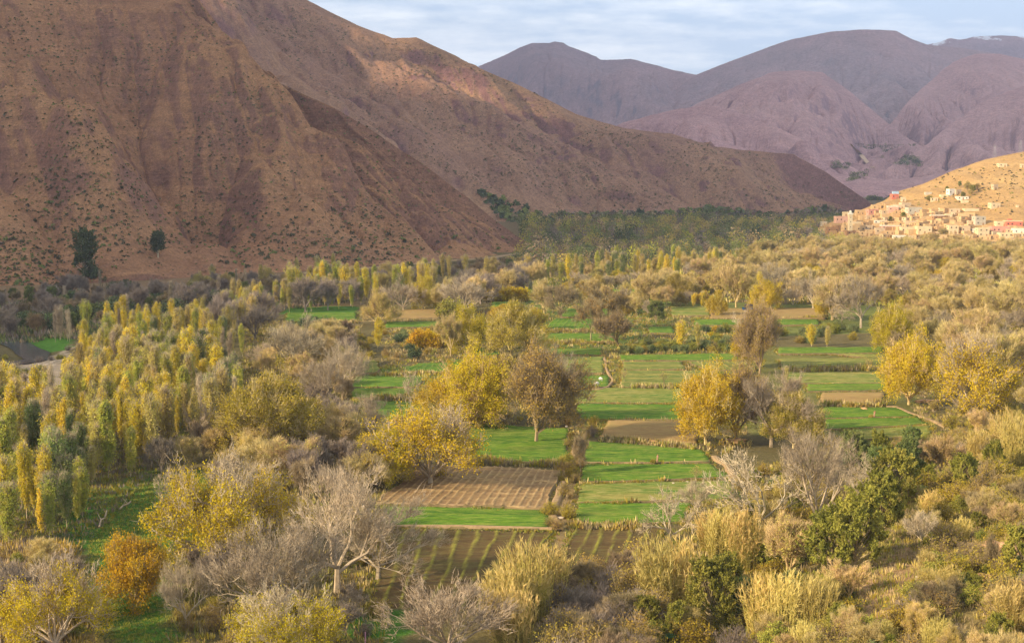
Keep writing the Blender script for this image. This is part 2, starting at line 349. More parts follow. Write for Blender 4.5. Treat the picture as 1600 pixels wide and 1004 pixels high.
def mountain(name, crest, foot, nu, nv, mat, seed, prof=1.15, gul=(), amp=1.0, back=1.0, erosion=None, lo_env=0.12, hi_env=0.25, hs=5.0, carve=()):
    """crest, foot: (px, py, distance) seen from the lookout, turned into world points; the sheet climbs from
    foot (v=0) to crest (v=1) and falls away behind it, and is cut by gullies in world metres."""
    cr_ = np.array([at(*c) for c in crest]); ft = np.array([at(*c) for c in foot])
    def resample(P, n):
        s = np.concatenate([[0], np.cumsum(np.linalg.norm(np.diff(P[:, :2], axis=0), axis=1))]); t = np.linspace(0, s[-1], n)
        from_ = [np.interp(t, s, P[:, k]) for k in range(3)]
        return np.stack(from_, -1), t
    # crest and foot share the parameter 0..1
    C, sc_ = resample(cr_, nu); Fp, sf = resample(ft, nu)
    nb = max(4, int(nv * 0.3 * back)); v = np.concatenate([np.linspace(0, 1, nv), 1 + np.linspace(0, back, nb + 1)[1:]])
    Vv = v[:, None]
    dxy = C[:, :2] - Fp[:, :2]
    X = Fp[None, :, 0] + dxy[None, :, 0] * Vv; Y = Fp[None, :, 1] + dxy[None, :, 1] * Vv
    up = np.clip(Vv, 0, 1) ** prof
    zf = Fp[None, :, 2]; zcst = C[None, :, 2]
    Z = zf + (zcst - zf) * np.where(Vv <= 1, up, 1 - (Vv - 1) * 0.9)
    Sarc = np.broadcast_to(sc_[None, :], X.shape); L = np.linalg.norm(dxy, axis=1)[None, :]; T = Vv * L
    env = np.clip(np.minimum(lo_env + np.clip(Vv, 0, 1) * 4, 1) * np.where(Vv <= 1, np.clip((1 - Vv) * hs + hi_env, 0, 1), np.clip((Vv - 1) * 3 + hi_env, 0, 1)), 0, 1)
    D = np.zeros(X.shape)
    for i, (lam, st, a, drift) in enumerate(gul):
        w = 0.35 * lam * fbm(X / lam / 1.5 + 3, Y / lam / 1.5, 3, seed + 50 + i)
        n = noise2((Sarc + w + drift * T) / lam, (T + w) / (lam * st) + 7.7 * i, seed + i * 7)
        D += a * (np.sqrt(n * n + 0.004) * 2.0 - 0.7)
    D += amp * fbm(X / 60, Y / 60, 5, seed + 99)
    cr__ = np.clip(fbm(X / 45, Y / 30, 5, seed + 120, 0.6) - 0.45, 0, 1) * (fbm(X / 160, Y / 160, 2, seed + 130) > 0.05); D += (amp * 5.0 if amp < 4 else 0) * np.minimum(cr__, 0.5)
    D = np.where(Vv > 1, -np.abs(D), D)
    if carve:      # the mountain's own ravines (depth < 0) and spurs (depth > 0), drawn as lines up the slope
        PX, PY = project(np.stack([X, Y, Z], -1)); mpp = Y / FPX; wob = 7 * fbm(X / 50, Y / 50, 4, seed + 200)
        tot = np.zeros(X.shape)
        for pts, wid, dep in carve:
            best = np.full(X.shape, 1e9)
            for (ax, ay), (bx, by) in zip(pts[:-1], pts[1:]):
                L2 = (bx - ax) ** 2 + (by - ay) ** 2; t = np.clip(((PX - ax) * (bx - ax) + (PY - ay) * (by - ay)) / L2, 0, 1)
                best = np.minimum(best, np.hypot(PX + wob - ax - t * (bx - ax), PY + wob - ay - t * (by - ay)))
            f = np.clip(1 - best * mpp / (wid * 0.85), 0, 1); c_ = 1.15 * dep * (f ** 1.2 if dep < 0 else f * f * (3 - 2 * f)); tot = tot + c_
        D = D + np.where(Vv <= 1, tot, 0)
    Z = Z + D * env
    if erosion:
        cell = erosion[0]
        h = (Z / cell)[:nv].copy(); erode(h, np.random.default_rng(seed), *erosion[1:])
        dz = (h * cell - Z[:nv]); fade = np.clip((1 - v[:nv]) * 8 + 0.15, 0, 1)[:, None]
        Z[:nv] += dz * fade
    # feet go under the ground
    V = np.stack([X, Y, Z], -1)
    row0 = V[0].copy(); row0[:, 2] -= 12; V = np.concatenate([row0[None], V]); ny = V.shape[0]
    I = np.arange(nu * ny).reshape(ny, nu)
    Fq = np.stack([I[:-1, :-1], I[:-1, 1:], I[1:, 1:], I[1:, :-1]], -1).reshape(-1, 4)
    me = mesh_data(name, V.reshape(-1, 3), [Fq], [mat], smoothf=True)
    o = tag(link(name, me), kind='structure')
    return o, V

M['rock_near'] = rocky('rock_near', [(0.245, 0.124, 0.073), (0.285, 0.152, 0.080), (0.31, 0.178, 0.090)], (0.225, 0.120, 0.080), 1.0, None, bd=1.3, strata=True)
M['rock_mid'] = rocky('rock_mid', [(0.24, 0.135, 0.118), (0.28, 0.165, 0.112), (0.33, 0.205, 0.115)], (0.22, 0.122, 0.112), 0.6, None, bd=2.0)
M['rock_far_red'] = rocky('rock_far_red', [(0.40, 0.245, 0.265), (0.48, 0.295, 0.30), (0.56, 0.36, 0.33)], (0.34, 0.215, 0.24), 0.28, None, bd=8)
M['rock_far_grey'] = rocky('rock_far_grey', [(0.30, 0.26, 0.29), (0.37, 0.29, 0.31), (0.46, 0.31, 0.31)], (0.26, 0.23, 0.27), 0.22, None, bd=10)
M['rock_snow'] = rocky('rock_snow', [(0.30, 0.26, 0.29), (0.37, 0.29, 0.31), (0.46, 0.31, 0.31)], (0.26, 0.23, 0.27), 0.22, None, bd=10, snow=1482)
M['hill_ochre'] = rocky('hill_ochre', [(0.34, 0.20, 0.075), (0.42, 0.26, 0.10), (0.47, 0.31, 0.13)], (0.32, 0.17, 0.07), 1.0, None, bd=0.6)

A_crest = [(-520, -420, 1500), (-200, -330, 1440), (60, -220, 1330), (220, -110, 1220), (290, -30, 1150), (312, 5, 1120), (340, 60, 1085), (372, 98, 1060), (450, 135, 1035), (522, 165, 1015),
           (600, 215, 1010), (680, 265, 1015), (745, 318, 1030), (800, 360, 1060), (838, 386, 1085)]
A_foot = [(-700, 500, 620), (-300, 470, 650), (0, 447, 715), (180, 440, 741), (300, 432, 772), (400, 427, 798), (560, 418, 844), (700, 408, 901), (800, 396, 981), (842, 388, 1080)]
A, AV = mountain('mountain_near', A_crest, A_foot, 760, 400, M['rock_near'], 11, 1.08,
    [(300, 2.2, 26, 0.75), (130, 1.8, 11, 0.7), (60, 1.7, 6.0, -0.35), (24, 1.6, 2.4, 0.3)], 2.5, 0.8, (1.6, 9000, 160, 9, 0.020), hi_env=0.10, hs=2.4, carve=[
        ([(-40, -30), (30, 0), (120, 62), (205, 140), (262, 190), (300, 230), (345, 300), (372, 402)], 62, -30),
        ([(-60, 60), (0, 92), (75, 142), (150, 180), (210, 218), (250, 262), (268, 330)], 52, -24),
        ([(-60, 200), (0, 240), (40, 300), (95, 380), (150, 436)], 46, -22),
        ([(68, 252), (82, 330), (88, 400)], 24, -15), ([(118, 62), (142, 14), (160, -30)], 34, -13), ([(188, 62), (208, 18)], 30, -12), ([(75, 142), (100, 86)], 28, -11),
        ([(205, 140), (225, 84), (240, 40)], 30, -12), ([(210, 218), (236, 166)], 26, -11), ([(302, 292), (345, 226), (380, 200)], 34, -15), ([(440, 330), (470, 280)], 26, -9), ([(520, 400), (545, 330), (560, 300)], 30, -11), ([(610, 400), (600, 340)], 26, -10), ([(690, 395), (670, 345)], 24, -9),
        ([(40, 170), (110, 262), (185, 430)], 46, 20), ([(150, 240), (260, 330), (330, 430)], 55, 17), ([(330, 90), (420, 240), (470, 420)], 70, 16), ([(0, 330), (60, 440)], 40, 16), ([(560, 240), (640, 400)], 50, 10)])
B_crest = [(-100, -420, 2300), (250, -180, 2200), (400, -50, 2130), (478, 0, 2100), (560, 42, 2080), (612, 62, 2060), (650, 62, 2050), (700, 84, 2020), (750, 104, 2000), (800, 125, 1980), (850, 150, 1960),
           (900, 174, 1950), (980, 199, 1950), (1050, 208, 1960), (1110, 229, 1960), (1180, 235, 1960), (1240, 237, 1960), (1290, 264, 1950), (1340, 299, 1930), (1368, 318, 1920)]
B_foot = [(100, 345, 1330), (400, 350, 1360), (560, 352, 1400), (650, 352, 1440), (740, 350, 1480), (800, 347, 1530), (900, 344, 1590), (1000, 342, 1630), (1100, 342, 1640), (1200, 342, 1650), (1300, 341, 1680), (1372, 325, 1890)]
B, BV = mountain('mountain_mid', B_crest, B_foot, 760, 300, M['rock_mid'], 23, 1.12,
    [(340, 2.2, 48, 0.8), (150, 2.0, 24, 0.7), (60, 2.0, 8, 0.3), (26, 1.8, 2.6, -0.2)], 2.5, 0.8, (2.6, 9000, 140, 8, 0.016), hi_env=0.10)
V_crest = [(1285, 352, 1330), (1310, 343, 1335), (1340, 330, 1345), (1380, 314, 1360), (1400, 300, 1375), (1440, 288, 1390), (1490, 266, 1410), (1540, 249, 1430), (1600, 237, 1450), (1700, 222, 1480), (1850, 200, 1500), (2100, 190, 1500)]
V_foot = [(1262, 366, 1210), (1300, 371, 1195), (1360, 374, 1180), (1420, 376, 1165), (1480, 378, 1150), (1540, 381, 1140), (1600, 384, 1120), (1750, 388, 1100), (1950, 392, 1080), (2200, 392, 1080)]
VH, VV = mountain('village_hill', V_crest, V_foot, 300, 150, M['hill_ochre'], 37, 1.0, [(120, 2.0, 3.0, 0.3), (40, 1.6, 1.0, 0.2)], 0.8, 1.2, None, hi_env=0.12)
FARG = [(1000, 2.4, 120, 0.5), (440, 2.0, 52, 0.35), (190, 1.9, 18, -0.3), (80, 1.7, 7, 0.2)]
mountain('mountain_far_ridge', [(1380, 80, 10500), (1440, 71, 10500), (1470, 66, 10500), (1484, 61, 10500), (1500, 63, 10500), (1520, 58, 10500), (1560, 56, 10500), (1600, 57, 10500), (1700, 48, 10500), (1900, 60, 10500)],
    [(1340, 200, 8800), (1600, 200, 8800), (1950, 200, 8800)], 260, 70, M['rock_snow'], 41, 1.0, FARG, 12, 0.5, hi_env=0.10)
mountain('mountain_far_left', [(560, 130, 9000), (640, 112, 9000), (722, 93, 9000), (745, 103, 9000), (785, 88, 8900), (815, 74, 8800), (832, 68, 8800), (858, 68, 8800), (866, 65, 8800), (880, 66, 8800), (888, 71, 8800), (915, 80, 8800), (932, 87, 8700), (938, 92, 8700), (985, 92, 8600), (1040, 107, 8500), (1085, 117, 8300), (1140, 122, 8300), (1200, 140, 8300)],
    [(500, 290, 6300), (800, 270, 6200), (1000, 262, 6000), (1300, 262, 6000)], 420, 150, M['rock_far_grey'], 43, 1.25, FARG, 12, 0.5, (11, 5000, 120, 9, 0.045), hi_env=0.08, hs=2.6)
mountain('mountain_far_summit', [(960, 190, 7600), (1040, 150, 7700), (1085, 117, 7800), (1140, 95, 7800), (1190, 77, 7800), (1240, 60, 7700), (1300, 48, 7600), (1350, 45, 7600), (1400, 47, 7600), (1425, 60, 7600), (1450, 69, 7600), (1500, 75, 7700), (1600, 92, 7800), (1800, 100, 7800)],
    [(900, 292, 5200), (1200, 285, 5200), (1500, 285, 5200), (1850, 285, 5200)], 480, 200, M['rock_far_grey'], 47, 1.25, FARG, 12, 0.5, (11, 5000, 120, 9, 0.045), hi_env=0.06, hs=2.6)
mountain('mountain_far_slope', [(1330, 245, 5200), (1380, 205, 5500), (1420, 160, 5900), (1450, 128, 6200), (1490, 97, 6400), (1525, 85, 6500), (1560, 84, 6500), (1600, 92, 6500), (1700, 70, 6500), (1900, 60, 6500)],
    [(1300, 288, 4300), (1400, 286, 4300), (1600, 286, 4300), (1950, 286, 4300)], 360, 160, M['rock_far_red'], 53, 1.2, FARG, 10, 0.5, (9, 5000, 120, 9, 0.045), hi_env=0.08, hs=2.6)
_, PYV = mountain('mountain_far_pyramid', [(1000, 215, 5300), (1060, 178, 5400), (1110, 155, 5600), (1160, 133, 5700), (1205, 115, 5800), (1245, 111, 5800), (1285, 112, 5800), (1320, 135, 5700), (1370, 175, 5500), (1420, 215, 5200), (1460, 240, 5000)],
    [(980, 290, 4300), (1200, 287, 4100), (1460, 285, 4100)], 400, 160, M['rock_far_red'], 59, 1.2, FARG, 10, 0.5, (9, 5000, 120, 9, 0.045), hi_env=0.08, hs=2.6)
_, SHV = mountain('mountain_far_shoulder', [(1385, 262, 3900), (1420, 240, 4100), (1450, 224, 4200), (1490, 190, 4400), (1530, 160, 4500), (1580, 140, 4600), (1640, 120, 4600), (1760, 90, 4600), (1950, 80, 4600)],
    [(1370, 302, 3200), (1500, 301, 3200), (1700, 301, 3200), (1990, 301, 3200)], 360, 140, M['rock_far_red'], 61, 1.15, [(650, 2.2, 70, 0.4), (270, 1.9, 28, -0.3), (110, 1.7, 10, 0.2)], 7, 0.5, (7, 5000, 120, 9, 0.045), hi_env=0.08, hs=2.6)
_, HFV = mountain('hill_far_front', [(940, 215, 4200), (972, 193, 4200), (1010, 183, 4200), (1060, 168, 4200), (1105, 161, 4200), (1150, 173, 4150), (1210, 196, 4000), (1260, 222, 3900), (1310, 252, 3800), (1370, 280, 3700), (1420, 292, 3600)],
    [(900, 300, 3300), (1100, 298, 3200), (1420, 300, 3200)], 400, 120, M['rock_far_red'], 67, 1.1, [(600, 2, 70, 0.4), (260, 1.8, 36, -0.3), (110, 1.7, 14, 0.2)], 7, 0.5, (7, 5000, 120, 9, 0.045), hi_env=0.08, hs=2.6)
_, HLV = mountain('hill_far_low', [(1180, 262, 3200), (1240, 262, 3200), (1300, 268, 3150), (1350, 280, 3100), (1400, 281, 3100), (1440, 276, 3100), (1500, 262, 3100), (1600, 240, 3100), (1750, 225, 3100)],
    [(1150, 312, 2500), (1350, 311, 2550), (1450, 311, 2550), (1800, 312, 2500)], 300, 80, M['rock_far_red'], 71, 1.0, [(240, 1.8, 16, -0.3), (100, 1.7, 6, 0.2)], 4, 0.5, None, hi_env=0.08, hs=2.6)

# ------------------------------------------------------------------ unseen cloud-like sheets added out of frame, shaped to shade the mountains
SV = np.array([sv.x, sv.y, sv.z])
def make_sun_blocker(name, footprint, holes, z0, cell, thick, seed):
    """footprint: polygon on the ground (z about zref) in shade; moved up along the sunbeams"""
    zref, poly = footprint
    off = SV[:2] * ((z0 - zref) / SV[2])
    P = np.array(poly) + off
    xs = np.arange(P[:, 0].min() - cell, P[:, 0].max() + cell, cell); ys = np.arange(P[:, 1].min() - cell, P[:, 1].max() + cell, cell)
    X, Y = np.meshgrid(xs, ys)
    wx = X + cell * 1.6 * fbm(X / cell / 9, Y / cell / 9, 3, seed); wy = Y + cell * 1.6 * fbm(X / cell / 9 + 5, Y / cell / 9, 3, seed + 3)
    ins = inpoly(wx, wy, [tuple(p) for p in P])
    for (hx, hy, hz, ra, rb, an) in holes:
        o2 = SV[:2] * ((z0 - hz) / SV[2]); ca, sa = math.cos(an), math.sin(an)
        u = (wx - hx - o2[0]) * ca + (wy - hy - o2[1]) * sa; v = -(wx - hx - o2[0]) * sa + (wy - hy - o2[1]) * ca
        ins &= (u / ra) ** 2 + (v / rb) ** 2 > 1
    bumpy = 0.5 + 0.5 * fbm(X / cell / 5, Y / cell / 5, 4, seed + 8)
    T = thick * (0.35 + np.abs(bumpy)); Bt = -thick * 0.25 * np.abs(fbm(X / cell / 7, Y / cell / 7, 3, seed + 9))
    ny, nx = X.shape; I = np.arange(nx * ny).reshape(ny, nx)
    c = ins[:-1, :-1] & ins[1:, 1:] & ins[:-1, 1:] & ins[1:, :-1]
    top = np.stack([I[:-1, :-1], I[:-1, 1:], I[1:, 1:], I[1:, :-1]], -1)[c]; n = nx * ny
    bot = top[:, ::-1] + n; walls = []
    cp = np.pad(c, 1)
    for dy, dx, e in ((-1, 0, (0, 1)), (1, 0, (2, 3)), (0, -1, (3, 0)), (0, 1, (1, 2))):
        nb = cp[1 + dy:cp.shape[0] - 1 + dy, 1 + dx:cp.shape[1] - 1 + dx]; f = np.stack([I[:-1, :-1], I[:-1, 1:], I[1:, 1:], I[1:, :-1]], -1)[c & ~nb]
        a, b = f[:, e[0]], f[:, e[1]]; walls.append(np.stack([b, a, a + n, b + n], -1))
    V = np.concatenate([np.stack([X, Y, z0 + T], -1).reshape(-1, 3), np.stack([X, Y, z0 + Bt], -1).reshape(-1, 3)])
    m, nt, out = nodes(name)
    d = nt.nodes.new('ShaderNodeBsdfDiffuse'); t = nt.nodes.new('ShaderNodeBsdfTranslucent'); mx = nt.nodes.new('ShaderNodeMixShader')
    d.inputs[0].default_value = t.inputs[0].default_value = (0.9, 0.9, 0.92, 1); mx.inputs[0].default_value = 0.5
    nt.links.new(d.outputs[0], mx.inputs[1]); nt.links.new(t.outputs[0], mx.inputs[2]); nt.links.new(mx.outputs[0], out.inputs['Surface'])
    tag(link(name, mesh_data(name, V, [top, bot] + walls, [m], smoothf=True)), kind='structure')
def bvh_of(V):
    ny, nx = V.shape[:2]; I = np.arange(nx * ny).reshape(ny, nx)
    Fq = np.stack([I[:-1, :-1], I[:-1, 1:], I[1:, 1:], I[1:, :-1]], -1).reshape(-1, 4)
    return BVHTree.FromPolygons([tuple(v) for v in V.reshape(-1, 3).tolist()], Fq.tolist())
def hit(tree, px, py):
    d = Vector(ray(px, py)).normalized(); r = tree.ray_cast(Vector((0, 0, CAM_Z)), d)
    return np.array(r[0]) if r[0] is not None else None
BT = bvh_of(BV[::2, ::2]); VT = bvh_of(VV)
holes = []  # gaps cut in the added sheet so sun patches fall on the second mountain
for (px, py, ra, rb, an) in [(425, 32, 75, 40, 0.3), (500, 92, 110, 30, -0.5), (570, 62, 80, 26, 0.2), (628, 118, 70, 60, 0.2), (655, 132, 60, 34, -0.4)]:
    p = hit(BT, px, py)
    if p is not None: holes.append((p[0], p[1], p[2], ra, rb, an))
make_sun_blocker('sun_blocker_near', (0, [(-170, 380), (-165, 520), (-125, 600), (-60, 700), (20, 830), (130, 940), (262, 1230), (330, 1500), (520, 1500), (560, 1800), (700, 2600), (-1600, 2900), (-2200, 2000), (-2000, 600), (-900, 300)]), holes, 1500, 22, 26, 5)  # added unseen sheet, outlined by the shade wanted on the near slopes
make_sun_blocker('sun_blocker_high', (200, [(-4500, 2250), (6500, 2250), (8500, 12000), (-4500, 12000)]), [], 3300, 130, 120, 9)  # second unseen sheet, added to keep the sun off the far range

# ------------------------------------------------------------------ fields
FIELDS = []            # world polygons, kept free of brush
def fieldmat(name, base, alt, stripe=None, var=(0.6, 1.35), dry=None, dryamt=0.5, bs=0.4):
    """base/alt: two crop colours in long patches; stripe: colour of the ridges (a per-vertex mask made with the mesh)"""
    m, nt, out = nodes(name); v = coords(nt, 'Object')
    n1 = nz(nt, scale_vec(nt, v, (0.06, 0.30, 1)), 1.0, 8, 0.8); n2 = nz(nt, scale_vec(nt, v, (0.35, 1.1, 1)), 1.0, 7, 0.8)
    c = ramp(nt, n1, [(0.40, base), (0.60, alt)])
    if dry: c = mixc(nt, mixc(nt, 1.0, ramp(nt, n2, [(0.48, (0, 0, 0)), (0.62, (1, 1, 1))]), (dryamt,) * 3, 'MULTIPLY'), c, dry)
    if dry:
        n5 = nz(nt, scale_vec(nt, v, (0.035, 0.10, 1)), 1.0, 7, 0.75); c = mixc(nt, mixc(nt, 1.0, ramp(nt, n5, [(0.50, (0, 0, 0)), (0.66, (1, 1, 1))]), (dryamt * 0.8,) * 3, 'MULTIPLY'), c, dry)
    if stripe:
        a = nt.nodes.new('ShaderNodeVertexColor'); a.layer_name = 'tint'; c = mixc(nt, a.outputs[0], c, stripe)
    c = mixc(nt, 1.0, c, ramp(nt, n2, [(0.3, (var[0],) * 3), (0.7, (var[1],) * 3)]), 'MULTIPLY')
    diffuse(nt, out, c, bump(nt, n2, bs, 0.35)); return m
G1, G2, GD = (0.030, 0.110, 0.010), (0.115, 0.230, 0.016), (0.26, 0.24, 0.06)
FM = {
 'green': fieldmat('crop_green', G1, G2, (0.13, 0.19, 0.025), dry=(0.22, 0.20, 0.05), dryamt=0.6),
 'green_furrow': fieldmat('crop_green_furrow', G1, G2, (0.17, 0.22, 0.04), dry=(0.2, 0.2, 0.05), dryamt=0.4),
 'olive': fieldmat('crop_olive', (0.07, 0.165, 0.018), (0.20, 0.21, 0.04), (0.25, 0.21, 0.06), dry=(0.32, 0.26, 0.09), dryamt=0.7),
 'olive_furrow': fieldmat('crop_olive_furrow', (0.11, 0.16, 0.03), (0.17, 0.19, 0.04), (0.34, 0.27, 0.08), dry=(0.26, 0.22, 0.07), dryamt=0.6),
 'tan': fieldmat('soil_tan', (0.20, 0.125, 0.060), (0.26, 0.168, 0.082), (0.42, 0.295, 0.14), dry=(0.25, 0.22, 0.09), dryamt=0.4),
 'soil': fieldmat('soil_brown', (0.090, 0.058, 0.024), (0.125, 0.082, 0.032), (0.26, 0.25, 0.04), dry=(0.09, 0.105, 0.024), dryamt=0.4),
 'ochre': fieldmat('soil_ochre', (0.29, 0.19, 0.075), (0.35, 0.23, 0.09), None, dry=(0.22, 0.20, 0.06), dryamt=0.5),
}
M['bank'] = plain('bank_earth', (0.16, 0.12, 0.055), 0.35, sc=0.8)
def field(name, quad, mat, z=0.25, furrow=None, cross=None, label=None, pitch=None):
    """quad: near-left, near-right, far-right, far-left in photo pixels, laid level at height z; the furrows run
    along v (towards the far edge) or u, and are real ridges"""
    z = z * 0.6
    Q = np.array([flat(*p, z) for p in quad]); FIELDS.append([tuple(q) for q in Q])
    w = (np.linalg.norm(Q[1] - Q[0]) + np.linalg.norm(Q[2] - Q[3])) / 2; l = (np.linalg.norm(Q[3] - Q[0]) + np.linalg.norm(Q[2] - Q[1])) / 2
    du = dv = 0.9
    if not furrow and not cross and mat.name.startswith('crop'): cross = (max(4, int(l / 1.5)), 0.12, 0.6)
    if furrow: du = min(0.35, w / furrow[0] / 6)
    if cross: dv = min(0.5, l / cross[0] / 6)
    nu = int(max(8, min(420, w / du))); nv = int(max(8, min(300, l / dv)))
    u, v = np.meshgrid(np.linspace(0, 1, nu), np.linspace(0, 1, nv)); U = u[..., None]; Vv = v[..., None]
    P = (Q[0] * (1 - U) + Q[1] * U) * (1 - Vv) + (Q[3] * (1 - U) + Q[2] * U) * Vv
    rs = zlib.crc32((name + str(quad)).encode()) % 1000
    e = 0.9 * fbm(P[..., 0] / 9, P[..., 1] / 9, 3, rs); edge = 1 - np.minimum(np.minimum(u, 1 - u) * w, np.minimum(v, 1 - v) * l).clip(0, 3) / 3
    P = P + (edge * e)[..., None] * 0.8
    H = 0.08 * fbm(P[..., 0] / 6, P[..., 1] / 6, 4, rs + 1); mask = np.zeros(u.shape)
    if furrow:
        n, hgt, wid = furrow; ph = u * n + 0.16 * fbm(v * 3, u * 5, 4, rs + 2); f = np.abs((ph % 1) - 0.5) * 2
        r = smooth(1 - wid, 1.0, f) * np.clip(0.75 + 0.6 * fbm(P[..., 0] / 3, P[..., 1] / 3, 3, rs + 3), 0, 1); H += hgt * r; mask = np.maximum(mask, r)
    if cross:
        n, hgt, wid = cross; ph = v * n + 0.08 * fbm(u * 4, v * 5, 3, rs + 4); f = np.abs((ph % 1) - 0.5) * 2
        r = smooth(1 - wid, 1.0, f) * np.clip(0.8 + 0.5 * fbm(P[..., 0] / 3, P[..., 1] / 3, 3, rs + 5), 0, 1); H += hgt * r; mask = np.maximum(mask, r * 0.9)
    Z = z + H
    V = np.concatenate([P, Z[..., None]], -1).reshape(-1, 3)
    I = np.arange(nu * nv).reshape(nv, nu); Fq = np.stack([I[:-1, :-1], I[:-1, 1:], I[1:, 1:], I[1:, :-1]], -1).reshape(-1, 4)
    # earth bank down to the ground all round
    loop = np.concatenate([I[0, :], I[1:, -1], I[-1, -2::-1], I[-2:0:-1, 0]]); n0 = len(V); k = len(loop)
    cen = P.reshape(-1, 2).mean(0); B = V[loop].copy(); dirs = B[:, :2] - cen; B[:, :2] += dirs / (np.linalg.norm(dirs, axis=1)[:, None] + 1e-6) * 0.5; B[:, 2] = -0.6
    V = np.concatenate([V, B]); nx_ = np.roll(np.arange(k), -1)
    Sk = np.stack([loop, n0 + np.arange(k), n0 + nx_, loop[nx_]], -1)
    me = mesh_data(name, V, [Fq, Sk], [mat, M['bank']], [0, 1], smoothf=True)
    t = np.zeros((len(V), 3), np.float32); t[:nu * nv] = mask.reshape(-1, 1); vcol(me, t)
    return tag(link(name, me), label, kind='structure')

F_ = field
F_('ploughed_field', [(575, 950), (795, 950), (862, 829), (606, 827)], FM['soil'], 0.15, (9, 0.26, 0.30))
F_('green_field', [(604, 821), (857, 826), (856, 796), (600, 790)], FM['green'], 0.45)
F_('ploughed_field', [(585, 786), (853, 794), (876, 735), (662, 725)], FM['tan'], 0.7, (19, 0.26, 0.40), (3, 0.26, 0.08))
F_('green_field', [(732, 720), (886, 723), (890, 669), (733, 662)], FM['green'], 0.35)
F_('green_field', [(911, 723), (1108, 721), (1096, 703), (918, 689)], FM['green'], 0.6)
F_('green_field', [(907, 752), (1138, 745), (1111, 724), (911, 726)], FM['green'], 0.45)
F_('fallow_field', [(903, 784), (1150, 779), (1142, 750), (908, 756)], FM['olive'], 0.4, None, (3, 0.1, 0.15))
F_('green_field', [(900, 818), (1070, 814), (1080, 786), (904, 786)], FM['green'], 0.3)
F_('ploughed_field', [(868, 895), (1010, 885), (1035, 822), (900, 822)], FM['soil'], 0.15, (6, 0.26, 0.30))
F_('brown_field', [(938, 681), (1092, 691), (1092, 657), (950, 656)], FM['ochre'], 0.8)
F_('fallow_field', [(902, 628), (1084, 630), (1092, 605), (896, 606)], FM['olive'], 0.55, None, (7, 0.06, 0.3))
F_('green_field', [(905, 654), (1080, 655), (1084, 632), (902, 630)], FM['green'], 0.5, None, (4, 0.05, 0.3))
F_('meadow', [(894, 607), (952, 603), (950, 586), (892, 588)], FM['green'], 0.8)
F_('fallow_field', [(846, 583), (942, 582), (944, 557), (846, 556)], FM['olive'], 0.7, None, (4, 0.08, 0.3))
F_('green_field', [(838, 553), (940, 554), (938, 545), (838, 544)], FM['green'], 0.6)
F_('green_field', [(972, 563), (1160, 562), (1160, 552), (968, 555)], FM['green'], 0.9)
F_('fallow_field', [(968, 604), (1160, 606), (1165, 580), (972, 578)], FM['olive_furrow'], 0.6, None, (4, 0.14, 0.25))
F_('fallow_field', [(972, 577), (1072, 577), (1066, 565), (974, 565)], FM['olive_furrow'], 0.75, None, (2, 0.14, 0.25))
F_('furrowed_field', [(1100, 578), (1180, 577), (1160, 564), (1076, 564)], FM['olive_furrow'], 0.75, (7, 0.28, 0.40))
F_('green_field', [(838, 533), (962, 534), (958, 521), (838, 521)], FM['green'], 0.8)
F_('furrowed_field', [(850, 515), (948, 515), (946, 498), (868, 497)], FM['green_furrow'], 1.2, (11, 0.22, 0.35))
F_('green_field', [(876, 495), (960, 495), (950, 482), (878, 482)], FM['green'], 1.0)
F_('green_field', [(1014, 520), (1056, 520), (1050, 510), (1012, 511)], FM['green'], 0.9)
F_('fallow_field', [(1050, 493), (1110, 493), (1108, 479), (1048, 479)], FM['olive'], 0.9, None, (2, 0.1, 0.3))
F_('green_field', [(1085, 508), (1280, 507), (1278, 499), (1085, 499)], FM['green'], 1.0)
F_('fallow_field', [(1110, 497), (1290, 497), (1285, 481), (1110, 481)], FM['ochre'], 1.2)
F_('green_field', [(930, 462), (1030, 462), (1030, 452), (930, 452)], FM['green'], 1.0)
F_('green_field', [(816, 462), (850, 462), (850, 450), (816, 450)], FM['green'], 1.0)
F_('green_field', [(1218, 552), (1380, 551), (1378, 542), (1216, 543)], FM['green'], 0.9)
F_('furrowed_field', [(1345, 558), (1388, 558), (1386, 552), (1300, 552)], FM['olive_furrow'], 0.8, (6, 0.28, 0.40))
F_('fallow_field', [(1222, 575), (1386, 574), (1384, 559), (1218, 560)], FM['olive_furrow'], 0.7, None, (4, 0.14, 0.3))
F_('fallow_field', [(1228, 598), (1390, 598), (1390, 582), (1230, 581)], FM['olive'], 0.6, None, (2, 0.05, 0.3))
F_('green_field', [(1262, 611), (1380, 609), (1388, 599), (1262, 600)], FM['green'], 0.55)
F_('brown_field', [(1280, 630), (1372, 630), (1384, 612), (1284, 613)], FM['ochre'], 0.7)
F_('green_field', [(1288, 653), (1432, 650), (1404, 637), (1286, 636)], FM['green'], 0.45)
F_('green_field', [(1290, 670), (1454, 662), (1434, 652), (1288, 655)], FM['green'], 0.4)
F_('fallow_field', [(1318, 688), (1452, 680), (1454, 665), (1320, 671)], FM['olive'], 0.3)
F_('green_field', [(1552, 622), (1620, 622), (1620, 602), (1560, 602)], FM['green'], 4.2)
F_('green_field', [(548, 604), (650, 604), (662, 590), (556, 587)], FM['green'], 0.7, None, (3, 0.05, 0.3))
F_('green_field', [(548, 621), (648, 622), (650, 607), (548, 606)], FM['green'], 0.5)
F_('green_field', [(575, 664), (665, 664), (662, 628), (582, 626)], FM['green'], 0.3)
F_('furrowed_field', [(628, 582), (720, 580), (716, 566), (652, 568)], FM['green_furrow'], 0.8, (7, 0.2, 0.35))
F_('furrowed_field', [(562, 582), (592, 581), (586, 562), (560, 563)], FM['olive_furrow'], 0.8, (4, 0.2, 0.3))
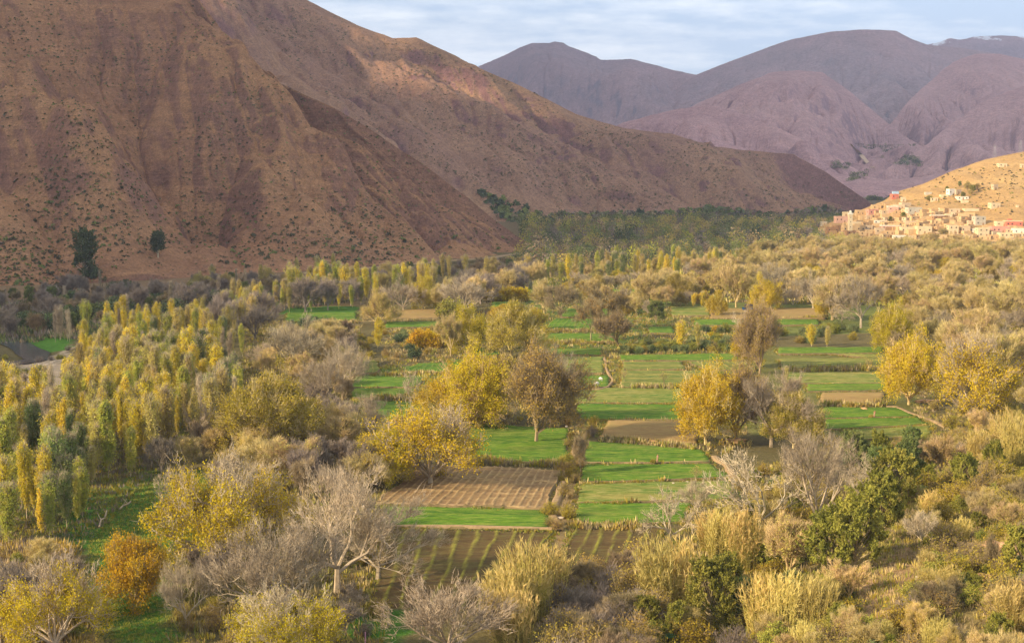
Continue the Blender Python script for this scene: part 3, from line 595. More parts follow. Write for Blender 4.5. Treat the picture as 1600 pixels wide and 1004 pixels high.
F_('green_field', [(446, 502), (556, 500), (556, 488), (450, 488)], FM['green'], 0.8, None, (2, 0.06, 0.3))
F_('brown_field', [(612, 497), (688, 496), (690, 482), (622, 484)], FM['ochre'], 1.4)
F_('green_field', [(600, 512), (688, 510), (688, 502), (604, 503)], FM['green'], 0.8)
F_('green_field', [(724, 556), (780, 554), (776, 542), (728, 543)], FM['green'], 0.6)
F_('ploughed_field', [(748, 497), (784, 496), (790, 484), (748, 484)], FM['soil'], 0.9, (5, 0.15, 0.3))
F_('green_field', [(770, 480), (815, 478), (812, 471), (768, 472)], FM['green'], 0.9)

# paths: trodden earth ribbons that follow the ground
M['path'] = plain('path_earth', (0.30, 0.21, 0.11), 0.2, sc=1.5)
def path(name, pts, w, lift=0.25, mat='path', surf=None):
    P = np.array([(surf(*p) if surf else ground(*p)) for p in pts]); s = np.concatenate([[0], np.cumsum(np.linalg.norm(np.diff(P, axis=0), axis=1))])
    n = int(s[-1] / 1.5) + 2; t = np.linspace(0, s[-1], n); Q = np.stack([np.interp(t, s, P[:, k]) for k in range(3)], -1)
    Q[:, 0] += 0.3 * noise2(t / 6, t * 0 + 3, 4); d = np.gradient(Q[:, :2], axis=0); d /= np.linalg.norm(d, axis=1)[:, None] + 1e-9; nrm = np.stack([-d[:, 1], d[:, 0]], -1)
    ww = w * (1 + 0.3 * noise2(t / 3, t * 0, 9)); rows = []
    for k, (o, z) in enumerate(((-1.25, -0.5), (-1, 0), (-0.4, 0.05), (0.4, 0.05), (1, 0), (1.25, -0.5))):
        xy = Q[:, :2] + nrm * (o * ww / 2)[:, None]; zz = (Q[:, 2] if surf else np.maximum(gh(xy[:, 0], xy[:, 1]), 0)) + lift + z
        rows.append(np.stack([xy[:, 0], xy[:, 1], zz], -1))
    V = np.stack(rows, 0); I = np.arange(6 * n).reshape(6, n); Fq = np.stack([I[:-1, :-1], I[:-1, 1:], I[1:, 1:], I[1:, :-1]], -1).reshape(-1, 4)
    tag(link(name, mesh_data(name, V.reshape(-1, 3), [Fq], [M[mat]], smoothf=True)), kind='structure')
path('path', [(1116, 714), (1124, 720), (1136, 728), (1144, 742), (1152, 760)], 1.5, 0.35)
path('path', [(1384, 636), (1400, 636), (1418, 645), (1440, 652), (1462, 660), (1480, 668)], 1.1, 0.35)
path('path', [(902, 700), (884, 740), (872, 775), (862, 800), (872, 830)], 1.3, 0.3)
path('path', [(945, 560), (948, 580), (958, 596), (950, 606), (936, 610), (900, 610)], 0.6, 0.5)
path('path', [(912, 724), (990, 725), (1045, 724), (1108, 722)], 0.4, 0.40)
path('path', [(590, 788), (700, 791), (856, 795)], 0.7, 0.42)
path('path', [(600, 824), (720, 824), (862, 828)], 0.8, 0.45)
path('road', [(470, 432), (560, 425), (640, 418), (700, 412), (760, 408), (812, 400)], 4.0, 2.2)

# river with its bed of pebbles
m, nt, out = nodes('river_water'); v = coords(nt)
p_ = nt.nodes.new('ShaderNodeBsdfPrincipled'); p_.inputs['Base Color'].default_value = (0.05, 0.07, 0.08, 1); p_.inputs['Roughness'].default_value = 0.12
nt.links.new(bump(nt, nz(nt, v, 1.2, 4), 0.5, 0.15), p_.inputs['Normal']); nt.links.new(p_.outputs[0], out.inputs['Surface']); M['water'] = m
n = 120; t = np.linspace(0, 1, n); ry = 330 + (700 - 330) * t; rx = np.interp(ry, RIV[:, 1], RIV[:, 0]); wdt = 5 + 2.0 * noise2(ry / 20, ry * 0, 3)
V = np.concatenate([np.stack([rx - wdt, ry, ry * 0 - 1.25], -1), np.stack([rx + wdt, ry, ry * 0 - 1.25], -1)])
tag(link('water', mesh_data('water', V, [np.stack([np.arange(n - 1), np.arange(n, 2 * n - 1), np.arange(n + 1, 2 * n), np.arange(1, n)], -1)], [M['water']])), kind='structure')

# ------------------------------------------------------------------ trees and bushes: one prototype per kind and variant
def tubes(segs, sides=3):
    """segs: list of (p0, p1, r0, r1) -> verts, quads"""
    A = np.array([s[0] for s in segs]); B = np.array([s[1] for s in segs]); r0 = np.array([s[2] for s in segs]); r1 = np.array([s[3] for s in segs])
    d = B - A; L = np.linalg.norm(d, axis=1)[:, None] + 1e-9; d = d / L
    ref = np.where(np.abs(d[:, 2:3]) > 0.9, np.array([[1.0, 0, 0]]), np.array([[0, 0, 1.0]])); u = np.cross(d, ref); u /= np.linalg.norm(u, axis=1)[:, None]; w = np.cross(d, u)
    n = len(segs); V = np.zeros((n, 2 * sides, 3))
    for k in range(sides):
        a = 2 * math.pi * k / sides; o = u * math.cos(a) + w * math.sin(a)
        V[:, k] = A + o * r0[:, None]; V[:, sides + k] = B + o * r1[:, None]
    base = (np.arange(n) * 2 * sides)[:, None]
    F = [np.stack([base[:, 0] + k, base[:, 0] + (k + 1) % sides, base[:, 0] + sides + (k + 1) % sides, base[:, 0] + sides + k], -1) for k in range(sides)]
    return V.reshape(-1, 3), np.concatenate(F)
def leaves(P, size, rng, asp=1.6, flat_=0.0):
    n = len(P); a = rng.normal(size=(n, 3)); a[:, 2] *= (1 - flat_) if flat_ >= 0 else -flat_; a /= np.linalg.norm(a, axis=1)[:, None]
    b = rng.normal(size=(n, 3)); b -= (a * b).sum(1)[:, None] * a; b /= np.linalg.norm(b, axis=1)[:, None]
    s = size * (0.6 + 0.8 * rng.random(n))[:, None]; u = a * s * asp * 0.5; w = b * s * 0.5
    V = np.stack([P - u, P + w, P + u, P - w], 1).reshape(-1, 3)
    return V, np.arange(4 * n).reshape(-1, 4)
def unit(v): return v / (np.linalg.norm(v) + 1e-9)
def turn(d, ang, az):
    ref = np.array([1.0, 0, 0]) if abs(d[2]) > 0.9 else np.array([0, 0, 1.0])
    u = unit(np.cross(d, ref)); w = np.cross(d, u)
    return unit(d * math.cos(ang) + (u * math.cos(az) + w * math.sin(az)) * math.sin(ang))

def spreading(seed, H, lv, trunk=0.16, limbs=5, up=0.12, wide=1.0, rad=0.022, fine=0.03, wob=0.22, kids=(7, 6, 5), ratio=(0.62, 0.55, 0.5), lean=0.0):
    """trunk, limbs, and lv levels of boughs and twigs; returns heavy segs, twig segs and twig tips"""
    rng = random.Random(seed); heavy = []; twig = []; tips = []
    def grow(p, d, L, r, lev):
        k = 4 if lev <= 1 else (3 if lev < lv else 2); pts = [p]; q = p; dd = d
        for i in range(k):
            dd = unit(dd + np.array([rng.gauss(0, wob), rng.gauss(0, wob), rng.gauss(0, wob) + up * (0.4 + lev * 0.25)])); nq = q + dd * (L / k)
            ra = r * (1 - i / k * 0.6); rb = r * (1 - (i + 1) / k * 0.6)
            (heavy if lev <= 1 else twig).append((q, nq, max(ra, fine), max(rb, fine * 0.8))); q = nq; pts.append(q)
        tips.append((q, lev))
        if lev >= lv: return
        n = kids[min(lev - 1, len(kids) - 1)]
        for j in range(n):
            f = 0.25 + 0.75 * (j + rng.random()) / n; x = f * k; i = min(int(x), k - 1); bp = pts[i] * (1 - (x - i)) + pts[i + 1] * (x - i)
            grow(bp, turn(unit(pts[i + 1] - pts[i]), R(rng.uniform(25, 58)), rng.uniform(0, 6.283)), L * ratio[min(lev - 1, 2)] * (1.15 - 0.4 * f) * rng.uniform(0.75, 1.2), max(r * 0.45 * (1.1 - 0.4 * f), fine), lev + 1)
    th = H * trunk; r0 = H * rad; ld = np.array([lean, 0, 1.0]); top = ld * th
    heavy.append((np.array([0, 0, -0.6]), top * 0.5, r0 * 1.35, r0)); heavy.append((top * 0.5, top, r0, r0 * 0.85))
    for j in range(limbs):
        az = 2 * math.pi * (j + rng.uniform(-0.3, 0.3)) / limbs; an = R(rng.uniform(18, 52)) * wide
        if j == 0: an *= 0.25
        grow(top - ld * th * rng.uniform(0, 0.25), unit(np.array([math.sin(an) * math.cos(az) + lean, math.sin(an) * math.sin(az), math.cos(an)])), H * 0.5 * rng.uniform(0.85, 1.1), r0 * 0.6, 1)
    return heavy, twig, tips
def twiglets(P, n, L, w, rng, spread=0.25):
    """the finest shoots: narrow blades that leave the twig ends outward and upward"""
    if n == 0: return np.zeros((0, 3)), np.zeros((0, 4), int)
    i = rng.integers(0, len(P), n); b = P[i] + rng.normal(size=(n, 3)) * spread; c = P.mean(0); c[2] *= 0.55
    d = b - c; d /= np.linalg.norm(d, axis=1)[:, None] + 1e-9; d = d + rng.normal(size=(n, 3)) * 0.45 + np.array([0, 0, 0.45]); d /= np.linalg.norm(d, axis=1)[:, None]
    sd = np.cross(d, rng.normal(size=(n, 3))); sd /= np.linalg.norm(sd, axis=1)[:, None]; l = (L * (0.5 + rng.random(n)))[:, None]
    V = np.stack([b - sd * w, b + sd * w, b + d * l + sd * w * .3, b + d * l - sd * w * .3], 1).reshape(-1, 3); return V, np.arange(4 * n).reshape(-1, 4)
def mk_tree(kind, var, wood, leaf, H, segs, leafpts, lsize, rng, names=('trunk', 'crown'), sides=3, asp=1.6, tw=None, fl=0.0):
    heavy, twig = segs; parts = []
    V, F = tubes(heavy, 5); allV = [V]; allF = [F]
    if twig:
        V2, F2 = tubes(twig, sides); allF.append(F2 + len(V)); allV.append(V2)
        if tw: V3, F3 = twiglets(np.array([t[1] for t in twig]), tw[0], tw[1], tw[2], rng); allF.append(F3 + len(V) + len(V2)); allV.append(V3)
    parts.append((names[0], mesh_data(kind + '_' + names[0], np.concatenate(allV), allF, [M[wood]])))
    if leafpts is not None and len(leafpts):
        V, F = leaves(leafpts, lsize, rng, asp, fl); parts.append((names[1], mesh_data(kind + '_' + names[1], V, [F], [M[leaf]])))
    return parts
def scatter_leaves(tips, lv, n, spread, rng, keep=None):
    P = np.array([t[0] for t in tips if t[1] >= lv - 1])
    if keep is not None: P = P[keep(P)]
    if not len(P): return P
    i = rng.integers(0, len(P), n); return P[i] + rng.normal(size=(n, 3)) * spread * np.array([1, 1, 0.8])

PROTO = {}
def add_proto(kind, H, maker, nvar=3):
    vs = [maker(v) for v in range(nvar)]; tops = []
    for parts in vs:
        z = []
        for _, me in parts:
            a = np.empty(len(me.vertices) * 3, np.float32); me.vertices.foreach_get('co', a); z.append(a[2::3])
        tops.append(np.percentile(np.concatenate(z), 99))
    PROTO[kind] = (float(np.mean(tops)), vs)
def P_spread(kind, wood, leaf, n, H=12, lsize=0.3, spread=0.4, keep=None, tw=(2500, 0.7, 0.022), **kw):
    def mk(v):
        sd = zlib.crc32(kind.encode()) % 9999 + v * 31; rng = np.random.default_rng(sd)
        h, t, tips = spreading(sd, H, kw.get('lv', 4), **{k: x for k, x in kw.items() if k != 'lv'})
        lp = scatter_leaves(tips, kw.get('lv', 4), n, spread, rng, (lambda P: keep(P, H, rng)) if keep else None) if n else None
        return mk_tree(kind, v, wood, leaf, H, (h, t), lp, lsize, rng, tw=tw)
    return mk
lowleaf = lambda P, H, rng: P[:, 2] / H < 0.38 + 0.28 * rng.random(len(P)) + 0.10 * np.sin(P[:, 0] * 0.9)
patchy = lambda P, H, rng: noise2(P[:, 0] / 2.6, (P[:, 1] + P[:, 2] * 1.7) / 2.6, 3) > -0.25
thin_ = lambda P, H, rng: noise2(P[:, 0] / 2.0, (P[:, 1] + P[:, 2] * 1.7) / 2.0, 8) > 0.05
add_proto('bare', 14, P_spread('bare', 'bark_pale', None, 0, H=14, lv=5, kids=(6, 5, 5, 3), fine=0.026, wob=0.24, up=0.16, wide=1.1, tw=(5200, 0.8, 0.012)), 4)
add_proto('bare_sparse', 12, P_spread('bare_sparse', 'bark_pale', None, 0, H=12, lv=4, kids=(5, 5, 4), fine=0.045, wob=0.30, up=0.10, wide=1.25, tw=(700, 0.6, 0.025)), 2)
add_proto('bare_round', 10, P_spread('bare_round', 'bark_pale', None, 0, H=10, lv=5, trunk=0.12, limbs=8, kids=(5, 5, 4, 3), fine=0.024, wob=0.14, up=0.08, wide=1.15, ratio=(0.5, 0.5, 0.5), tw=(4500, 0.6, 0.018)), 3)
add_proto('bare_tan', 11, P_spread('bare_tan', 'bark_tan', 'leaf_khaki', 4200, H=11, lv=5, trunk=0.12, limbs=7, kids=(5, 5, 4, 3), fine=0.026, wob=0.15, up=0.20, wide=0.95, lsize=0.17, keep=thin_, tw=(8500, 0.8, 0.028)), 4)
add_proto('bare_brown', 9, P_spread('bare_brown', 'bark_brown', None, 0, H=9, lv=5, trunk=0.14, limbs=7, kids=(5, 5, 5, 3), fine=0.024, wob=0.2, up=0.10, ratio=(0.55, 0.5, 0.5), tw=(6000, 0.6, 0.024)), 3)
add_proto('bare_grey', 9, P_spread('bare_grey', 'bark_grey', None, 0, H=9, lv=5, trunk=0.12, limbs=7, kids=(5, 5, 4, 3), fine=0.024, wob=0.16, up=0.2, wide=0.85, tw=(6000, 0.7, 0.024)), 3)
add_proto('yellow', 11, P_spread('yellow', 'bark_tan', 'leaf_yellow', 32000, H=11, lv=4, trunk=0.07, limbs=11, kids=(6, 5, 4), lsize=0.125, spread=0.45, wide=1.5, up=0.07, keep=patchy, tw=(2500, 0.7, 0.02)), 4)
add_proto('mixed', 12, P_spread('mixed', 'bark_pale', 'leaf_yellow', 22000, H=12, lv=5, trunk=0.07, limbs=10, kids=(6, 4, 4, 3), fine=0.026, lsize=0.125, spread=0.42, wide=1.4, keep=lowleaf, tw=(3000, 0.7, 0.018)), 3)
add_proto('olive', 11, P_spread('olive', 'bark_tan', 'leaf_olive', 26000, H=11, lv=5, trunk=0.07, limbs=10, kids=(6, 4, 4, 3), lsize=0.125, spread=0.4, wide=1.35, up=0.12, keep=patchy, tw=(5000, 0.7, 0.022)), 4)
add_proto('khaki', 11, P_spread('khaki', 'bark_tan', 'leaf_khaki', 21000, H=11, lv=5, trunk=0.07, limbs=10, kids=(6, 4, 4, 3), lsize=0.12, spread=0.4, wide=1.3, up=0.15, keep=patchy, tw=(7000, 0.7, 0.024)), 3)
add_proto('umber', 11, P_spread('umber', 'bark_brown', 'leaf_umber', 16000, H=11, lv=5, trunk=0.10, limbs=11, kids=(6, 5, 4, 3), lsize=0.12, spread=0.4, wide=1.35, up=0.10, keep=patchy, tw=(9000, 0.7, 0.024)), 2)
add_proto('orange', 8, P_spread('orange', 'bark_brown', 'leaf_gold', 26000, H=8, lv=4, trunk=0.04, limbs=13, kids=(6, 5, 4), lsize=0.115, spread=0.35, wide=1.5, up=0.09, tw=(3500, 0.5, 0.018)), 3)
add_proto('rusty', 11, P_spread('rusty', 'bark_brown', 'leaf_rust', 4200, H=11, lv=5, trunk=0.24, limbs=6, kids=(6, 5, 4, 3), lsize=0.17, spread=0.35, wide=0.9, keep=thin_, tw=(6000, 0.6, 0.022)), 2)
add_proto('young', 5, P_spread('young', 'bark_brown', 'leaf_khaki', 300, H=5, lv=3, trunk=0.4, limbs=5, kids=(5, 4), fine=0.022, lsize=0.14, wide=0.8, tw=None), 2)
add_proto('leaning', 8, P_spread('leaning', 'bark_brown', 'leaf_rust', 1200, H=8, lv=5, trunk=0.16, limbs=7, kids=(6, 5, 4, 3), lsize=0.16, wide=1.1, lean=0.6, keep=thin_, tw=(6000, 0.6, 0.02)), 1)

def P_poplar(kind, wood, leaf, n, H=13, w=0.16, lsize=0.19, seedo=0, lowfrac=0.20, bare_frac=1.0, spread=0.33):
    def mk(v):
        sd = zlib.crc32(kind.encode()) % 9999 + v * 17; rg = random.Random(sd); rng = np.random.default_rng(sd); heavy = []; twig = []; tips = []
        q = np.array([0, 0, -0.5]); dd = np.array([0, 0, 1.0]); r = H * 0.0085; pts = []
        for i in range(10):
            dd = unit(dd + np.array([rg.gauss(0, 0.045), rg.gauss(0, 0.045), 0.3])); nq = q + dd * ((H + 0.5) / 10); heavy.append((q, nq, r * (1 - i / 11), r * (1 - (i + 1) / 11))); pts.append(q); q = nq
        pts.append(q); nb = 64; wv = w * rg.uniform(0.75, 1.5)
        for j in range(nb):
            f = lowfrac + (1 - lowfrac) * (j / nb) ** 0.9; x = f * 10; i = min(int(x), 9); bp = pts[i] * (1 - (x - i)) + pts[i + 1] * (x - i)
            t_ = (f - lowfrac) / (1 - lowfrac); env = min(1, 0.4 + t_ * 2.2) * (1 - t_) ** 0.42 + 0.05
            L = H * wv * env * rg.uniform(0.5, 1.5) * 1.75; L = min(L, (1.04 - f) * H + H * 0.05); d = turn(np.array([0, 0, 1.0]), R(rg.uniform(7, 22)), rg.uniform(0, 6.283)); qq = bp
            for k in range(3):
                d = unit(d + np.array([rg.gauss(0, .08), rg.gauss(0, .08), .16])); nq = qq + d * L / 3; twig.append((qq, nq, 0.035, 0.02)); tips.append((nq, 9))
                for _ in range(2):
                    e = unit(turn(d, R(30), rg.uniform(0, 6.283)) + np.array([0, 0, .15])); tl = L * 0.3; twig.append((qq, qq + e * tl, 0.02, 0.014)); tips.append((qq + e * tl, 9))
                qq = nq
        lp = None
        if n:
            P = np.array([t[0] for t in tips]); ok = noise2(P[:, 0] / 0.9, (P[:, 1] + P[:, 2]) / 0.9, v) > -0.35; P = P[ok & ((P[:, 2] / H) < bare_frac)]
            ii = rng.integers(0, len(P), n); lp = P[ii] + rng.normal(size=(n, 3)) * spread * np.array([.75, .75, 2.2])
        return mk_tree(kind, v, wood, leaf, H, (heavy, twig), lp, lsize, rng, tw=(1400 if n else 2600, 0.8, 0.018), asp=2.4, fl=-2.5)
    return mk
add_proto('poplar_yellow', 13, P_poplar('poplar_yellow', 'bark_pale', 'leaf_lemon', 8500, lsize=0.16), 6)
add_proto('poplar_khaki', 13, P_poplar('poplar_khaki', 'bark_pale', 'leaf_khaki', 4800, w=0.16, lsize=0.15), 5)
add_proto('poplar_ygreen', 13, P_poplar('poplar_ygreen', 'bark_pale', 'leaf_ygreen', 8000, w=0.18, lsize=0.16), 5)
add_proto('poplar_green', 13, P_poplar('poplar_green', 'bark_pale', 'leaf_green', 7000, w=0.19, lsize=0.16), 3)
add_proto('poplar_bare', 13, P_poplar('poplar_bare', 'bark_pale', None, 0, w=0.12), 3)

def P_bush(kind, wood, leaf, n, H=3, wd=1.0, stems=34, lsize=0.16, twigs=5, r=0.02):
    def mk(v):
        sd = zlib.crc32(kind.encode()) % 9999 + v * 13; rg = random.Random(sd); rng = np.random.default_rng(sd); tw = []; tips = []
        for j in range(stems):
            az = rg.uniform(0, 6.283); an = R(rg.uniform(4, 62)) * wd; d = np.array([math.sin(an) * math.cos(az), math.sin(an) * math.sin(az), math.cos(an)]); L = H * rg.uniform(0.7, 1.05) * (1 - 0.25 * an)
            q = np.array([rg.gauss(0, .15) * H * .4, rg.gauss(0, .15) * H * .4, -0.3])
            for k in range(4):
                d = unit(d + np.array([rg.gauss(0, .14), rg.gauss(0, .14), .05])); nq = q + d * L / 4; tw.append((q, nq, r * (1.3 - k * .25), r * (1.05 - k * .25)))
                if k:
                    for _ in range(twigs):
                        e = turn(d, R(rg.uniform(20, 60)), rg.uniform(0, 6.283)); tl = L * rg.uniform(.12, .28); tw.append((q, q + e * tl, r * .6, r * .4)); tips.append(q + e * tl)
                q = nq; tips.append(q)
        lp = None
        if n: P = np.array(tips); ii = rng.integers(0, len(P), n); lp = P[ii] + rng.normal(size=(n, 3)) * H * 0.05
        return mk_tree(kind, v, wood, leaf, H, (tw[:4], tw[4:]), lp, lsize, rng, ('stems', 'foliage'))
    return mk
add_proto('bush_brown', 3.2, P_bush('bush_brown', 'bark_brown', 'leaf_umber', 1500, 3.2, stems=50, twigs=7, lsize=0.09), 5)
add_proto('bush_grey', 3.2, P_bush('bush_grey', 'bark_grey', None, 0, 3.2, stems=54, twigs=8, r=0.022), 3)
add_proto('bush_tan', 3.0, P_bush('bush_tan', 'bark_brown', 'leaf_olive', 3200, 3.0, stems=44, twigs=6, lsize=0.10), 5)
add_proto('bush_sage', 2.6, P_bush('bush_sage', 'bark_brown', 'leaf_sage', 4800, 2.6, stems=36, twigs=4, lsize=0.11), 4)
add_proto('bush_moss', 3.0, P_bush('bush_moss', 'bark_brown', 'leaf_moss', 5600, 3.0, stems=36, twigs=4, lsize=0.11), 5)
add_proto('bush_gold', 3.0, P_bush('bush_gold', 'bark_brown', 'leaf_gold', 4600, 3.0, stems=36, twigs=4, lsize=0.13), 3)
add_proto('bush_dark', 4.0, P_bush('bush_dark', 'bark_dark', 'leaf_dark', 2400, 4.0, stems=36, twigs=3, lsize=0.22), 2)

def P_clumped(kind, wood, leaf, H=8, clumps=22, n=9000, wd=0.34, lsize=0.2, tall=1.0):
    """evergreen of many leafy sprays pointing up, each spray a cone of small leaves"""
    def mk(v):
        sd = zlib.crc32(kind.encode()) % 9999 + v * 19; rg = random.Random(sd); rng = np.random.default_rng(sd); heavy = []; tw = []; pts = []
        heavy.append((np.array([0, 0, -.5]), np.array([0, 0, H * .3]), H * .02, H * .014))
        for j in range(clumps):
            f = 0.22 + 0.72 * (j / clumps) ** 0.8; az = j * 2.4 + rg.uniform(-.5, .5); rr = H * wd * math.sin(math.pi * min(1, f * 0.82 + .12)) ** 0.7 * rg.uniform(.45, 1.0)
            c = np.array([rr * math.cos(az), rr * math.sin(az), H * f * 0.9]); b = np.array([0, 0, H * f * .45]); heavy.append((b, c, H * .008, H * .004))
            s = H * rg.uniform(.09, .15)
            for k in range(9):
                e = turn(np.array([0, 0, 1.0]), R(rg.uniform(5, 65)), rg.uniform(0, 6.283)); L = s * rg.uniform(.9, 1.7); tw.append((c, c + e * L, .02, .012))
                m_ = max(4, int(n / clumps / 9)); t = rng.random(m_) ** .7
                pts.append(c + e * L * t[:, None] + rng.normal(size=(m_, 3)) * s * 0.17 * (1.2 - t[:, None]))
        return mk_tree(kind, v, wood, leaf, H, (heavy, tw), np.concatenate(pts), lsize, rng, asp=2.2)
    return mk
add_proto('evergreen', 7, P_clumped('evergreen', 'bark_brown', 'leaf_moss', 7, 34, 17000, .36, .12), 3)
add_proto('evergreen_dark', 8, P_clumped('evergreen_dark', 'bark_brown', 'leaf_green', 8, 32, 15000, .32, .14), 3)
add_proto('eucalyptus', 20, P_clumped('eucalyptus', 'bark_pale', 'leaf_dark', 20, 34, 12000, .15, .34), 2)

def P_reed(kind, H=5, n=230, R0=1.3, green=0.35):
    def mk(v):
        sd = zlib.crc32(kind.encode()) % 9999 + v * 23; rg = random.Random(sd); st = []; gr = []; pl = []
        def blade(arr, p, d, L, w, droop):
            q = p; side = unit(np.cross(d, np.array([rg.gauss(0, 1), rg.gauss(0, 1), .2]))); row = [(q - side * w * .5, q + side * w * .5)]
            for k in range(2):
                d = unit(d + np.array([0, 0, -droop])); q = q + d * L / 2; ww = w * (0.8 if k == 0 else 0.1); row.append((q - side * ww * .5, q + side * ww * .5))
            for a, b in zip(row[:-1], row[1:]): arr.append((a[0], a[1], b[1], b[0]))
        for j in range(n):
            rr = R0 * math.sqrt(rg.random()); az = rg.uniform(0, 6.283); p = np.array([rr * math.cos(az), rr * math.sin(az) , -0.3]); h = H * rg.uniform(.5, 1.12)
            d = unit(np.array([math.cos(az) * rr * .10 + rg.gauss(0, .05), math.sin(az) * rr * .10 + rg.gauss(0, .05), 1.0])); h = h * (1.1 - 0.25 * rr / R0); q = p
            for k in range(4):
                nq = q + d * h / 4; st.append((q, nq, .02, .014)); d = unit(d + np.array([rg.gauss(0, .05) + .02, rg.gauss(0, .05), -.02]))
                for _ in range(2 if k else 1):
                    e = turn(d, R(rg.uniform(20, 45)), rg.uniform(0, 6.283)); blade(gr if (rg.random() < green and k < 3) else pl, q + (nq - q) * rg.random(), e, rg.uniform(.4, .75), .045, .30)
                q = nq
            for _ in range(6): blade(pl, q - d * rg.uniform(0, .3), turn(d, R(rg.uniform(3, 22)), rg.uniform(0, 6.283)), rg.uniform(.35, .75), .05, .08)
        V, F = tubes(st, 3); out = [('stems', mesh_data(kind + '_stems', V, [F], [M['straw']]))]
        for nm, arr, mt in (('leaves', gr, 'cane_green'), ('plumes', pl, 'plume')):
            V = np.array(arr).reshape(-1, 3); out.append((nm, mesh_data(kind + '_' + nm, V, [np.arange(len(V)).reshape(-1, 4)], [M[mt]])))
        return out
    return mk
add_proto('reed', 5, P_reed('reed', 5, 260, 1.3, .5), 3)
add_proto('reed_dry', 4.5, P_reed('reed_dry', 4.5, 200, 1.2, .12), 2)

NAMES = {'umber': ('brown_leafed_tree', 'autumn tree'), 'bare': ('bare_tree', 'bare tree'), 'bare_sparse': ('bare_tree', 'bare tree'), 'bare_round': ('bare_tree', 'bare tree'), 'bare_tan': ('tan_bare_tree', 'bare tree'), 'bare_brown': ('brown_bare_tree', 'bare tree'), 'bare_grey': ('grey_bare_tree', 'bare tree'),
 'yellow': ('yellow_tree', 'yellow tree'), 'mixed': ('half_bare_tree', 'half-bare tree'), 'olive': ('olive_toned_tree', 'autumn tree'), 'khaki': ('khaki_tree', 'autumn tree'), 'orange': ('orange_tree', 'orange tree'), 'rusty': ('russet_tree', 'russet tree'), 'young': ('sapling', 'sapling'), 'leaning': ('leaning_tree', 'tree'),
 'poplar_yellow': ('yellow_poplar', 'poplar'), 'poplar_khaki': ('khaki_poplar', 'poplar'), 'poplar_ygreen': ('yellow_green_poplar', 'poplar'), 'poplar_green': ('green_poplar', 'poplar'), 'poplar_bare': ('bare_poplar', 'poplar'),
 'bush_brown': ('brown_bush', 'bush'), 'bush_grey': ('grey_bush', 'bush'), 'bush_tan': ('tan_bush', 'bush'), 'bush_sage': ('sage_bush', 'bush'), 'bush_moss': ('green_bush', 'bush'), 'bush_gold': ('golden_bush', 'bush'), 'bush_dark': ('dark_bush', 'bush'),
 'evergreen': ('evergreen_tree', 'evergreen'), 'evergreen_dark': ('dark_evergreen', 'evergreen'), 'eucalyptus': ('eucalyptus_tree', 'eucalyptus'), 'reed': ('reed_clump', 'reeds'), 'reed_dry': ('dry_reed_clump', 'reeds')}
DESC = {'umber': 'dusky brown leafy tree', 'bare': 'pale bare tree', 'bare_sparse': 'stark whitish bare tree', 'bare_round': 'round pale bare tree', 'bare_tan': 'tan bare tree', 'bare_brown': 'brown bare tree', 'bare_grey': 'greyish bare tree',
 'yellow': 'yellow leafy tree', 'mixed': 'bare-topped yellow tree', 'olive': 'olive-yellow tree', 'khaki': 'khaki tree', 'orange': 'orange-gold tree', 'rusty': 'russet tree', 'young': 'thin sapling', 'leaning': 'leaning brown tree',
 'poplar_yellow': 'yellow poplar', 'poplar_khaki': 'khaki poplar', 'poplar_ygreen': 'yellow-green poplar', 'poplar_green': 'green poplar', 'poplar_bare': 'bare poplar',
 'bush_brown': 'brown twiggy bush', 'bush_grey': 'grey twiggy bush', 'bush_tan': 'tan bush', 'bush_sage': 'sage-green bush', 'bush_moss': 'mossy green bush', 'bush_gold': 'golden bush', 'bush_dark': 'dark green bush',
 'evergreen': 'leafy green evergreen', 'evergreen_dark': 'dark green evergreen', 'eucalyptus': 'tall dark tree', 'reed': 'clump of yellow reeds', 'reed_dry': 'clump of pale dry reeds'}
WF = {'bare_round': .95, 'yellow': .74, 'mixed': .78, 'olive': .76, 'khaki': .76, 'umber': .76, 'orange': .74, 'bare': .9, 'poplar_yellow': 1.0, 'poplar_khaki': .95, 'poplar_ygreen': 1.0, 'poplar_green': 1.0}
PLACED = []      # (root, kind, photo x, photo y, label or None, short landmark phrase or None, world x, y, radius)
rr_ = random.Random(77)
def plant(kind, P, h, label=None, short=None, group=None, wide=None, rz=None):
    H, vs = PROTO[kind]; parts = rr_.choice(vs); s = h / H; nm, cat = NAMES[kind]
    root = bpy.data.objects.new(nm, None); COL.objects.link(root); root.location = P; root.empty_display_size = 0.5
    w = wide if wide else (rr_.uniform(0.85, 1.45) if kind.startswith('poplar') else rr_.uniform(0.88, 1.2)); root.scale = (s * w * WF.get(kind, 1.0), s * w * WF.get(kind, 1.0), s); root.rotation_euler = (rr_.gauss(0, .03), rr_.gauss(0, .03), rz if rz is not None else rr_.uniform(0, 6.283))
    for pn, me in parts:
        o = bpy.data.objects.new(pn, me); COL.objects.link(o); o.parent = root
    px, py = project(np.array(P) + np.array([0, 0, h * 0.5])); tag(root, label, cat, group)
    PLACED.append((root, kind, float(px), float(py), label, short, P[0], P[1], h * 0.3 * w)); return root
AT = bvh_of(AV)
def base_px(px, py):
    P = ground(px, py)
    if py < 450:
        for t in (AT, BT, VT):
            q = hit(t, px, py)
            if q is not None and q[1] < P[1]: P = q
    return P
def tree_px(kind, px, py, hpx, label=None, short=None, wide=None, group=None, rz=None):
    P = base_px(px, py); d = math.hypot(P[1], CAM_Z); h = hpx * d / FPX * 1.02
    return plant(kind, P, h, label, short, group, wide, rz)

